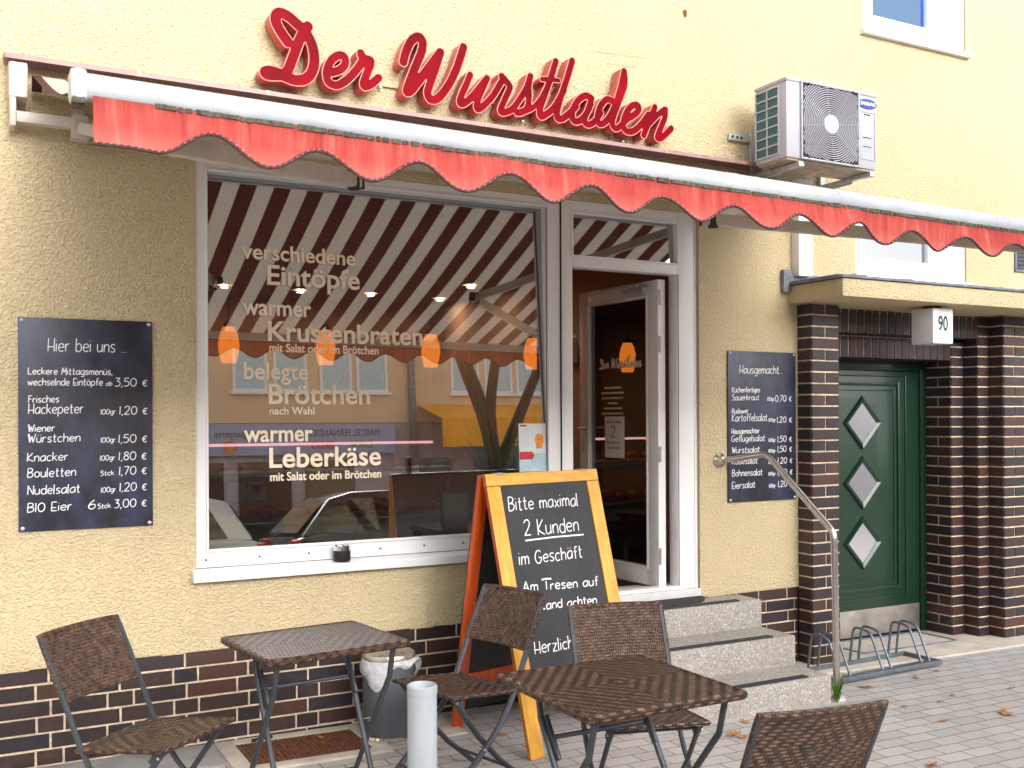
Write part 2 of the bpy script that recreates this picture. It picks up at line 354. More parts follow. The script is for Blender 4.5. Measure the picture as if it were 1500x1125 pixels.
def fabric(name, striped):
    m, nt, N, L, P = newmat(name); s = N.new('ShaderNodeSeparateXYZ'); c = coord(nt, 'Object'); L.new(c, s.inputs[0])
    if striped:
        k = math_(nt, 'LESS_THAN', math_(nt, 'FRACT', math_(nt, 'DIVIDE', math_(nt, 'ADD', s.outputs[0], 9.06), .2)), .5)
        base = mix(nt, k, (.085,.020,.017), (.60,.53,.45))
        P.inputs['Roughness'].default_value = .9
        L.new(base, P.inputs['Base Color'])
        tr = N.new('ShaderNodeBsdfTranslucent'); L.new(base, tr.inputs['Color'])
        mx = N.new('ShaderNodeMixShader'); mx.inputs[0].default_value = .24
        L.new(P.outputs[0], mx.inputs[1]); L.new(tr.outputs[0], mx.inputs[2]); L.new(mx.outputs[0], N['Material Output'].inputs['Surface'])
    else:
        f = noise(nt, coord(nt, 'Object', (9, 1, .9)), 3.2, 6, .65); g = noise(nt, coord(nt, 'Object', (40, 1, 1.6)), 2.2, 4)
        base = ramp(nt, f, (.3, (.34,.035,.032)), (.55, (.47,.075,.062)), (.75, (.56,.17,.14)))
        base = mix(nt, math_(nt, 'MULTIPLY', ramp(nt, g, (.5, (0,0,0)), (.8, (1,1,1))), .35), base, (.30,.05,.04))
        # run-off grime that starts at the front bar, streak by streak
        z = math_(nt, 'ADD', s.outputs[2], math_(nt, 'MULTIPLY', s.outputs[0], .0127))
        gm = N.new('ShaderNodeMapRange'); gm.inputs[1].default_value = 2.435; gm.inputs[2].default_value = 2.495; L.new(math_(nt, 'ADD', z, math_(nt, 'MULTIPLY', math_(nt, 'SUBTRACT', g, .5), .12)), gm.inputs[0])
        base = mix(nt, math_(nt, 'MULTIPLY', gm.outputs[0], .6), base, (.16,.035,.028))
        pl = N.new('ShaderNodeMapRange'); pl.inputs[1].default_value = 2.43; pl.inputs[2].default_value = 2.345; L.new(math_(nt, 'ADD', s.outputs[2], math_(nt, 'ADD', math_(nt, 'MULTIPLY', s.outputs[0], .0127), math_(nt, 'MULTIPLY', f, .05))), pl.inputs[0])
        base = mix(nt, math_(nt, 'MULTIPLY', pl.outputs[0], .45), base, (.62,.27,.22))
        L.new(base, P.inputs['Base Color']); P.inputs['Roughness'].default_value = .85; P.inputs['Specular IOR Level'].default_value = .25
        L.new(bump(nt, noise(nt, c, 500, 2), .1, .002), P.inputs['Normal'])
        tr = N.new('ShaderNodeBsdfTranslucent'); L.new(base, tr.inputs['Color'])
        mx = N.new('ShaderNodeMixShader'); mx.inputs[0].default_value = .03
        L.new(P.outputs[0], mx.inputs[1]); L.new(tr.outputs[0], mx.inputs[2]); L.new(mx.outputs[0], N['Material Output'].inputs['Surface'])
    return m
def chalkboard(name, col=(.016,.016,.026), smear=(.055,.07,.14)):
    m, nt, N, L, P = newmat(name); c = coord(nt, 'Object', (1.0, 1, .55))
    f = noise(nt, c, 5, 7, .68); g = noise(nt, coord(nt, 'Object', (30, 30, 8)), 3, 4)
    base = mix(nt, math_(nt, 'MULTIPLY', ramp(nt, f, (.42, (0,0,0)), (.74, (1,1,1))), .95), col, smear)
    base = mix(nt, math_(nt, 'MULTIPLY', ramp(nt, g, (.55, (0,0,0)), (.8, (1,1,1))), .2), base, (.10,.10,.13))
    L.new(base, P.inputs['Base Color']); P.inputs['Roughness'].default_value = .42; return m
def wood(name, c0, c1, axis):
    m, nt, N, L, P = newmat(name); sc = [22, 22, 22]; sc[axis] = 1.6
    f = noise(nt, coord(nt, 'Object', tuple(sc)), 1.6, 6, .6)
    L.new(ramp(nt, f, (.3, c0), (.7, c1)), P.inputs['Base Color']); P.inputs['Roughness'].default_value = .38
    P.inputs['Coat Weight'].default_value = .25; L.new(bump(nt, f, .12, .004), P.inputs['Normal']); return m

M = {}
M['stucco'] = stucco('cream_stucco', (.67,.55,.345))
M['mortar'] = plain('pale_mortar', (.74,.59,.44), .95, var=.25, vscale=30, bstr=.5, bscale=220)
M['brick'] = brick_mat()
M['paving'] = paving_mat(); M['terrazzo'] = terrazzo()
M['concrete'] = plain('pale_concrete', (.56,.50,.43), .85, var=.16, vscale=7, bstr=.3, bscale=160)
M['slab'] = plain('grey_slab', (.34,.33,.33), .85, var=.18, vscale=6, bstr=.3, bscale=160)
M['asphalt'] = plain('asphalt', (.17,.17,.175), .85, var=.2, vscale=20, bstr=.4, bscale=200)
M['pvc'] = plain('white_window_plastic', (.82,.81,.81), .32, var=.03, vscale=3, bstr=.03, bscale=10)
M['pvc_dirty'] = plain('weathered_white_metal', (.66,.65,.65), .4, var=.12, vscale=9)
M['joint'] = plain('grey_rubber_joint', (.05,.05,.05), .6)
M['glass'] = glass('window_glass', .35, (.74,.75,.72)); M['glass_door'] = glass('door_glass', .2, (.6,.6,.56))
M['glass_up'] = glass('upper_glass', .24, (.5,.74,1.0), 0, (.42,.66,1.0)); M['glass_dia'] = glass('diamond_glass', .6, (.7,.7,.75), .18); M['glass_low'] = glass('lower_glass', .30, (.6,.65,.68))  # upper_glass: the blue of a reflected sky is put into its colour
M['vinyl'] = plain('cream_vinyl', (.94,.79,.61), .5, var=.03)
M['sign_face'] = plain('red_acrylic', (.20,.0,.005), .45, var=.38, vscale=4.5, spec=.05)  # broad noise paints lighter glow and sheen patches into the red
M['sign_side'] = plain('salmon_red_metal', (.55,.085,.065), .4, var=.2, vscale=14)
M['sign_trim'] = plain('pink_trim', (.75,.26,.24), .35)
M['bar'] = plain('white_aluminium', (.44,.46,.50), .3, var=.16, vscale=6)
M['grime'] = plain('grimy_edge', (.085,.075,.055), .9, var=.7, vscale=60)
M['cloth'] = fabric('striped_awning_cloth', True); M['valance'] = fabric('faded_red_valance', False)
M['piping'] = plain('dark_brown_piping', (.085,.03,.026), .8, var=.4, vscale=70)
M['hood'] = plain('pinkish_brown_metal', (.34,.20,.18), .45, var=.15, vscale=8)
M['beige_metal'] = plain('beige_painted_metal', (.55,.48,.42), .4, var=.08)
M['ac'] = plain('pale_lilac_grey_casing', (.41,.405,.46), .4, var=.05, vscale=4)
M['ac_dark'] = plain('dark_grille_cavity', (.035,.03,.035), .7)
M['ac_fin'] = plain('teal_cooling_fins', (.035,.11,.14), .4, .3, var=.3, vscale=40)
M['ac_pan'] = plain('dusty_base_pan', (.42,.34,.27), .7, var=.3, vscale=20)
M['galv'] = plain('galvanised_steel', (.55,.58,.60), .38, .6, var=.15, vscale=30)
M['blue'] = plain('blue_badge', (.008,.045,.30), .3); M['white'] = plain('white_print', (.82,.82,.82), .5, var=.02)
M['black'] = plain('black_print', (.012,.012,.014), .5)
M['steel'] = plain('brushed_steel', (.60,.57,.54), .24, 1.0, var=.1, vscale=60, vmap=(1,1,.1))
M['chrome'] = plain('chrome', (.75,.75,.76), .09, 1.0, var=.03)
M['board'] = chalkboard('menu_chalkboard'); M['aboard'] = chalkboard('black_chalkboard', (.012,.012,.015), (.028,.03,.036))
M['chalk'] = plain('white_chalk', (.82,.80,.82), .9, var=.06, vscale=90)
M['yellow_wood'] = wood('yellow_stained_wood', (.62,.27,.025), (.80,.43,.055), 2)
M['yellow_wood_x'] = wood('yellow_stained_rail', (.62,.27,.025), (.80,.43,.055), 0)
M['orange_wood'] = wood('orange_red_stained_wood', (.50,.055,.010), (.66,.11,.014), 2)
M['wicker'] = wicker(); M['wicker_flat'] = wicker('brown_wicker_ribbed', .0165, .75)
M['tube'] = plain('dark_grey_steel_tube', (.060,.066,.080), .38, .35, var=.15, vscale=25)
M['grey_bin'] = plain('slate_blue_grey_bin', (.10,.112,.13), .45, .2, var=.1, vscale=7)
M['lid'] = plain('dull_steel_lid', (.55,.50,.44), .3, .8, var=.2, vscale=12)
M['bag'] = plain('milky_plastic_bag', (.55,.56,.60), .25, var=.2, vscale=30)
M['bollard'] = plain('pale_grey_pipe', (.36,.395,.42), .42, var=.10, vscale=14, vmap=(1,1,.3))
M['green'] = plain('dark_green_paint', (.008,.034,.017), .33, var=.12, vscale=3, coat=.2)
M['kick'] = plain('brushed_kick_plate', (.42,.38,.36), .4, .75, var=.25, vscale=6)
M['slate'] = plain('blue_grey_flashing', (.16,.18,.22), .6, var=.4, vscale=14, bstr=.4, bscale=40)
M['lampbox'] = plain('white_lamp_glass', (.80,.80,.82), .25, var=.02)
M['rackmat'] = plain('grey_rack_steel', (.16,.19,.22), .45, .5, var=.3, vscale=30)
M['mat'] = plain('charcoal_doormat', (.035,.033,.033), .95, var=.4, vscale=120, bstr=.8, bscale=400)
M['strip'] = plain('black_grip_strip', (.022,.023,.028), .5, var=.2, vscale=40)
M['rust'] = plain('rusty_grate', (.16,.062,.032), .8, .2, var=.5, vscale=40, bstr=.4, bscale=90)
M['dark'] = plain('dark_pit', (.02,.017,.015), .9)
M['leaf'] = plain('autumn_leaf', (.46,.20,.055), .7, var=.4, vscale=30)
M['weed'] = plain('green_weed', (.10,.22,.02), .6, var=.3, vscale=60)
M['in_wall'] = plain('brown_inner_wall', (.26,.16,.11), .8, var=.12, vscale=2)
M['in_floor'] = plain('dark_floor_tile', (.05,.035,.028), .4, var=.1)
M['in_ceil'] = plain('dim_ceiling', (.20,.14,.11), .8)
M['wood_dark'] = wood('dark_counter_wood', (.05,.024,.014), (.10,.05,.028), 0)
M['steel_dark'] = plain('counter_steel', (.22,.20,.18), .35, .6, var=.1)
M['meat'] = plain('sausage_red', (.42,.10,.055), .4, var=.45, vscale=25)
M['bread'] = plain('bread_brown', (.50,.23,.07), .6, var=.3, vscale=20)
M['tote'] = plain('canvas_tote', (.50,.42,.33), .9, var=.1, vscale=50)
M['palm'] = plain('palm_green', (.12,.44,.11), .4, var=.35, vscale=12)
M['orange_lamp'] = emit('lit_orange_shade', (1,.25,.025), .9, (.8,.3,.05))
M['spot'] = emit('lit_downlight', (1,.68,.40), 420)
M['tubelight'] = emit('lit_pink_tube', (1,.42,.46), 1.1)
M['paper'] = plain('white_paper', (.74,.74,.74), .7, var=.03); M['red_print'] = plain('red_print', (.55,.02,.03), .5)
M['orange_print'] = plain('orange_print', (.8,.28,.03), .5, var=.3, vscale=60); M['pale_blue'] = plain('pale_blue_print', (.45,.62,.68), .6)
M['opp'] = plain('beige_render', (.72,.52,.34), .9, var=.08, vscale=2, bstr=.3, bscale=60)
M['opp_low'] = plain('lilac_grey_render', (.40,.35,.37), .9, var=.08, vscale=2)
M['opp_sign'] = plain('blue_grey_fascia', (.33,.39,.56), .5, var=.04)
M['orange_cloth'] = plain('orange_parasol_cloth', (.95,.40,.04), .8, var=.12, vscale=4)
M['car_white'] = plain('silver_white_car_paint', (.62,.66,.72), .18, .2, var=.02, coat=.8)
M['car_dark'] = plain('black_car_paint', (.012,.014,.018), .15, .3, var=.02, coat=.9)
M['car_glass'] = plain('dark_car_glass', (.01,.012,.016), .05, var=.02, coat=1)
M['tyre'] = plain('black_rubber', (.015,.015,.015), .85)
M['tail'] = plain('red_tail_light', (.55,.012,.012), .15, coat=1)
M['bark'] = plain('dark_bark', (.045,.034,.026), .9, var=.4, vscale=14, bstr=.8, bscale=25)
M['foliage'] = plain('tree_foliage', (.045,.095,.022), .6, var=.45, vscale=3)
M['pictures'] = plain('dark_framed_print', (.03,.026,.025), .3)
M['tape'] = plain('brown_curtain', (.20,.30,.34), .8)
M['curtain'] = plain('pale_curtain', (.42,.62,.90), .9, var=.1, vscale=3, vmap=(12,1,.3))
# ------------------------------------------------------------------ ground
def ground_sheet(name, m, x0, x1, y0, y1, h, cells=1):
    mb = MB(); mb.add([(x0,y0,gz(x0)+h),(x1,y0,gz(x1)+h),(x1,y1,gz(x1)+h),(x0,y1,gz(x0)+h)], [(0,1,2,3)])
    return tag(mb.build(name, m, smooth=0), kind='structure')
def ground_slab(name, m, x0, x1, y0, y1, h0, h1, bevel=.006):
    mb = MB(); P = [(x0,y0),(x1,y0),(x1,y1),(x0,y1)]
    mb.add([(x,y,gz(x)+h0) for x,y in P]+[(x,y,gz(x)+h1) for x,y in P], [(0,3,2,1),(4,5,6,7),(0,1,5,4),(1,2,6,5),(2,3,7,6),(3,0,4,7)])
    return tag(mb.build(name, m, bevel=bevel), kind='structure')
ground_sheet('ground', M['asphalt'], -80, 80, -80, 20, -.22)
ground_slab('pavement', M['paving'], -14, 24, -6.2, .3, -.2, 0, 0)
ground_sheet('road', M['asphalt'], -60, 60, -13, -6.35, -.14)
ground_slab('kerb', M['concrete'], -14, 24, -6.35, -6.202, -.2, .005)
ground_slab('far_pavement', M['slab'], -40, 40, -16, -13, -.2, -.01)
ground_slab('kerb_strip', M['slab'], -3, 1.10, -.36, -.012, -.1, .012)
ground_slab('path', M['concrete'], 1.895, 2.34, -.42, -.012, -.1, .010)
ground_slab('path', M['concrete'], 4.92, 11, -.335, .352, -.1, .014)

# ------------------------------------------------------------------ the shop building
bld = thing('shop_building', 'cream stuccoed house with dark brick base, shop front and recessed green front door', 'building', (0,0,0))
def wall_open(openings, xs, zs, y, depth):
    mb = MB()
    gx = sorted(set([xs[0], xs[1]]+[v for o in openings for v in o[:2]])); gzz = sorted(set([zs[0], zs[1]]+[v for o in openings for v in o[2:]]))
    for i in range(len(gx)-1):
        for j in range(len(gzz)-1):
            cx, cz = (gx[i]+gx[i+1])/2, (gzz[j]+gzz[j+1])/2
            if any(o[0] < cx < o[1] and o[2] < cz < o[3] for o in openings): continue
            mb.quad((gx[i],y,gzz[j]),(gx[i+1],y,gzz[j]),(gx[i+1],y,gzz[j+1]),(gx[i],y,gzz[j+1]))
    for x0, x1, z0, z1 in openings:
        d = y+depth
        mb.quad((x0,y,z0),(x0,d,z0),(x0,d,z1),(x0,y,z1)); mb.quad((x1,y,z0),(x1,y,z1),(x1,d,z1),(x1,d,z0))
        mb.quad((x0,y,z1),(x0,d,z1),(x1,d,z1),(x1,y,z1))
        if z0 > .5: mb.quad((x0,y,z0),(x1,y,z0),(x1,d,z0),(x0,d,z0))
    return mb
ops = [(1.04,3.172,.84,2.945),(3.172,4.205,.475,2.945),(5.05,7.02,.475,2.37),(5.60,6.77,2.62,3.16),(5.69,6.77,4.36,5.7)]
wm = wall_open(ops, (-7, 14), (.475, 9.5), 0, .3)
# edge of the stucco above the brick base, slightly broken
rng = random.Random(3); x = -7.0
while x < 5.0:
    L = rng.uniform(.05, .16)
    if x+L > 5.04: break
    if not (3.1 < x+L and x < 4.21): wm.box(x, x+L, .0015, .02, .475-rng.uniform(.0, .010), .4751)
    x += L
wall = wm.build('wall', M['stucco'], bld, smooth=0)
sh = MB(); sh.box(-7,14,.31,.33,2.99,9.5); sh.box(-7,.5,.31,.33,-.2,2.99); sh.box(4.42,5.04,.31,.33,-.2,2.99); sh.box(7.2,14,.31,.33,-.2,2.99); sh.box(-7.1,14.1,-.25,9,9.5,9.7); sh.box(-7.05,-7,0,9,-.2,9.5); sh.box(14,14.05,0,9,-.2,9.5); sh.box(-7,14,8.9,9,-.2,9.5)
sh.build('shell', M['in_wall'], bld, smooth=0)

CO = .077
def bricks(mb, mo, P0, U, N, L, z0, z1, pat, rnd, setz=.475, dep=.02):
    """courses of bricks on a face: P0 start (x,y), U along, N outward; pat(course) -> list of lengths"""
    P0, U, N = Vector((*P0, 0)), Vector((*U, 0)), Vector((*N, 0))
    k0 = math.floor((z0-setz)/CO)
    q = [P0, P0+U*L]
    mo.quad((q[0].x,q[0].y,z0),(q[1].x,q[1].y,z0),(q[1].x,q[1].y,z1),(q[0].x,q[0].y,z1))
    for k in range(k0, int(math.ceil((z1-setz)/CO))):
        b = max(z0, setz+k*CO+.004); t = min(z1, setz+(k+1)*CO-.007)
        if t-b < .012: continue
        x = 0
        for ln, start in pat(k, L, rnd):
            a = max(0, start); e = min(L, start+ln)
            if e-a < .012: continue
            j = rnd.uniform(.006, .0095); c = .0022; dz = rnd.uniform(-.0012, .0012)
            A = P0+U*a; E = P0+U*e
            def pt(p, z, off): return (p.x+N.x*off, p.y+N.y*off, z)
            vs = [pt(A,b+dz,-dep),pt(E,b+dz,-dep),pt(E,t+dz,-dep),pt(A,t+dz,-dep),
                  pt(A,b+dz,j-c),pt(E,b+dz,j-c),pt(E,t+dz,j-c),pt(A,t+dz,j-c),
                  pt(A+U*c,b+dz+c,j),pt(E-U*c,b+dz+c,j),pt(E-U*c,t+dz-c,j),pt(A+U*c,t+dz-c,j)]
            mb.add(vs, [(0,1,5,4),(1,2,6,5),(2,3,7,6),(3,0,4,7),(4,5,9,8),(5,6,10,9),(6,7,11,10),(7,4,8,11),(8,9,10,11)])
def monk(k, L, rnd):                 # two stretchers, one header
    seq = (.25, .25, .12); x = -((k*.31+rnd.uniform(0, .01)) % .62); i = 0; out = []
    while x < L: out.append((seq[i % 3]-.011, x)); x += seq[i % 3]; i += 1
    return out
def fullhalf(k, L, rnd):
    return [(L, 0)] if k % 2 else [(L/2-.0055, 0), (L/2-.0055, L/2+.0055)]
def one(k, L, rnd): return [(L, 0)]
def ends(k, L, rnd):
    o = [(.115, 0)] if k % 2 else []; x = .126 if k % 2 else 0
    while x < L: o.append((.239, x)); x += .25
    return o
rb = random.Random(11)
pb, pm = MB(), MB()
bricks(pb, pm, (-7, .014), (1,0), (0,-1), 12.05, -.3, .4735, monk, rb)
pl = pb.build('brick_plinth', M['brick'], bld, smooth=0); pm.build('mortar', M['mortar'], pl, smooth=0)
# left pier
pb, pm = MB(), MB(); zt = 2.399
bricks(pb, pm, (5.055, .0), (0,-1), (-1,0), .125, -.3, zt, one, rb)
bricks(pb, pm, (5.055,-.125), (1,0), (0,-1), .245, -.3, zt, fullhalf, rb)
bricks(pb, pm, (5.30,-.125), (0,1), (1,0), .125, -.3, zt, one, rb)
bricks(pb, pm, (5.30,0), (1,0), (0,-1), .12, -.3, zt, one, rb); bricks(pb, pm, (5.42,0), (0,1), (1,0), .125, -.3, zt, one, rb)
bricks(pb, pm, (5.42,.125), (1,0), (0,-1), .09, -.3, 2.2, one, rb); bricks(pb, pm, (5.51,.125), (0,1), (1,0), .235, -.3, 2.2, fullhalf, rb)
p = pb.build('brick_pier', M['brick'], bld, smooth=0); pm.build('mortar', M['mortar'], p, smooth=0)
# stepped right jamb
pb, pm = MB(), MB()
bricks(pb, pm, (7.022,-.125), (1,0), (0,-1), 4.0, -.3, zt, ends, rb)
bricks(pb, pm, (7.022,.0), (0,-1), (-1,0), .125, -.3, zt, one, rb)
bricks(pb, pm, (6.893,.0), (1,0), (0,-1), .118, -.3, zt, one, rb)
bricks(pb, pm, (6.893,.125), (0,-1), (-1,0), .125, -.3, zt, one, rb)
bricks(pb, pm, (6.745,.125), (1,0), (0,-1), .137, -.3, 2.205, one, rb)
bricks(pb, pm, (6.745,.36), (0,-1), (-1,0), .235, -.3, 2.205, fullhalf, rb)
p = pb.build('brick_jamb', M['brick'], bld, smooth=0); pm.build('mortar', M['mortar'], p, smooth=0)
# soldier-course lintels, one step behind the other
def soldiers(mb, mo, x0, x1, y, yb, z0, z1, rnd):
    mo.box(x0, x1, y+.004, yb, z0+.004, z1); x = x0+.004
    while x < x1-.03:
        e = min(x1-.002, x+.064); j = rnd.uniform(.003, .006)
        mb.box(x, e, y-j, y+.03, z0+rnd.uniform(0, .003), z1-.008); mb.box(x, e, y+.034, yb-.01, z0-.004, z0+.02); x += .077
pb, pm = MB(), MB()
soldiers(pb, pm, 5.302, 6.892, .0, .124, 2.225, 2.399, rb); soldiers(pb, pm, 5.43, 6.744, .125, .36, 2.062, 2.22, rb)
p = pb.build('brick_lintel', M['brick'], bld, smooth=0); pm.build('mortar', M['mortar'], p, smooth=0)
# porch roof
mb = MB(); mb.box(4.958, 11, -.5, -.001, 2.402, 2.517)
po = mb.build('porch_roof', M['stucco'], bld, bevel=.006)
mb = MB(); mb.box(4.94, 11, -.515, -.002, 2.521, 2.537); mb.box(4.94, 11.0, -.03, -.0025, 2.537, 2.60)
mb.obox((4.93,-.02,2.55), (.035,0,0), (0,.018,0), (0,0,.075))
mb.obox((5.08,-.25,2.545), (.13,0,.004), (0,.22,0), (-.0002,0,.005))
r_ = random.Random(5)
for i in range(9): mb.obox((r_.uniform(5.0,7.4), -.5+r_.uniform(0,.06), 2.541), (r_.uniform(.02,.10),0,r_.uniform(-.002,.004)), (0,.02,.002), (0,0,.0025))
mb.build('flashing', M['slate'], po, bevel=.002)

# shop window ----------------------------------------------------------------
def frame_mb(x0, x1, z0, z1, wl, wr, wb, wt, y0, y1, mb=None):
    mb = mb or MB()
    mb.box(x0, x0+wl, y0, y1, z0, z1); mb.box(x1-wr, x1, y0, y1, z0, z1)
    mb.box(x0+wl, x1-wr, y0, y1, z0, z0+wb); mb.box(x0+wl, x1-wr, y0, y1, z1-wt, z1); return mb
mb = frame_mb(1.042, 3.17, .885, 2.943, .058, .084, .085, .055, .012, .10)
frame_mb(1.092, 3.094, .962, 2.896, .012, .012, .014, .012, .0, .03, mb)
win = mb.build('shop_window', M['pvc'], bld, bevel=.004)
TL = .0437                                                # the pane leans back a little at the top
def pane(name, x0, x1, z0, z1, y, m, par, tilt=0, th=.006):
    mb = MB(); h = (z1-z0)/2; zc = (z0+z1)/2
    mb.obox(((x0+x1)/2, y, zc), ((x1-x0)/2,0,0), (0,th/2,0), (0,h*tilt,h)); return mb.build(name, m, par, smooth=0)
pn = pane('pane', 1.09, 3.096, .963, 2.898, .058, M['glass'], win, TL)
mb = MB(); frame_mb(1.098, 3.088, .970, 2.892, .006, .006, .006, .006, .019, .03, mb); mb.build('gasket', M['joint'], win)
mb = MB(); mb.prism([(-.055,.822),(-.055,.868),(.011,.884),(.011,.822)], (1.018,0,0), (0,1,0), (0,0,1), (2.15,0,0))
mb.build('sill', M['pvc'], win, bevel=.004)
for x_ in (1.09,1.36,1.62,2.02,2.28,2.52): mb = MB(); mb.cyl((x_,.004,.925),(x_,.013,.925), .005, n=10); mb.build('screw', M['joint'], win)
T1 = [('verschiedene',1.292,1.909,2.467,.078),('Eintöpfe',1.422,1.931,2.338,.100),('warmer',1.290,1.656,2.175,.084),('Krustenbraten',1.421,2.297,2.043,.100),
      ('mit Salat oder im Brötchen',1.428,2.032,1.985,.043),('belegte',1.292,1.632,1.841,.084),('Brötchen',1.419,1.976,1.713,.102),('nach Wahl',1.423,1.664,1.657,.038),
      ('warmer',1.288,1.653,1.516,.084),('Leberkäse',1.418,2.033,1.381,.100),('mit Salat oder im Brötchen',1.421,2.033,1.311,.043)]
zc = (.963+2.898)/2
for t, a, b, z, h in T1:
    mb = MB(); add_text(mb, t, (a, .052+(z-zc)*TL, z), (1,0,0), (0,TL,1), b-a, h, .018); mb.build('lettering', M['vinyl'], win, smooth=0)
# shop door unit -------------------------------------------------------------
mb = frame_mb(3.174, 4.172, .535, 2.943, .083, .135, .022, .075, .012, .10)
mb.box(3.257, 4.037, .010, .10, 2.543, 2.612)
frame_mb(3.247, 4.047, 2.602, 2.876, .012, .012, .012, .012, .0, .03, mb)
mb.box(4.176, 4.203, .02, .11, .48, 2.943)
df = mb.build('door_frame', M['pvc'], bld, bevel=.004)
pane('transom_pane', 3.255, 4.04, 2.608, 2.872, .05, M['glass'], df, TL)
mb = MB(); mb.box(3.17, 4.204, -.01, .30, .478, .533); mb.build('threshold', M['pvc_dirty'], df, bevel=.004)
mb = MB(); mb.box(4.0375, 4.0385, -.002, .006, .56, 2.54); mb.box(4.1725, 4.1755, .016, .02, .5, 2.94); mb.build('seam', M['joint'], df, smooth=0)
# door leaf, swung inwards; local x runs from hinge to free edge
mb = MB()
W_, Zb, Zt = .86, .548, 2.515
frame_mb(0, W_, Zb, Zt, .115, .10, .115, .10, -.03, .03, mb)
frame_mb(.105, W_-.09, Zb+.105, Zt-.09, .014, .014, .014, .014, -.036, .036, mb)
leaf = mb.build('shop_door', M['pvc'], bld, bevel=.004)
leaf.location = (3.962, .075, 0); leaf.rotation_euler = (0, 0, R(93.5))
mb = MB(); mb.box(.11, W_-.094, -.003, .003, Zb+.11, Zt-.094); mb.build('pane', M['glass_door'], leaf, smooth=0)
mb = MB(); mb.box(W_-.064, W_-.034, .030, .040, 1.40, 1.64); mb.box(W_-.064, W_-.034, -.040, -.030, 1.40, 1.64)
mb.tube(spline([(W_-.05,.04,1.56),(W_-.05,.078,1.56),(W_-.07,.085,1.56),(W_-.17,.085,1.557)],4), .009, 10); mb.build('handle', M['galv'], leaf, bevel=.002)
for z in (.75, 1.4, 2.1, 2.4): mb = MB(); mb.cyl((-.018,.02,z-.05),(-.018,.02,z+.05), .011, n=12); mb.build('hinge', M['pvc'], leaf)
mb = MB(); mb.box(.10,.32,.031,.075,2.43,2.475); mb.obox((.30,.11,2.485), (.17,.02,0), (-.002,.012,0), (0,0,.006)); mb.build('door_closer', M['galv'], leaf, bevel=.003)
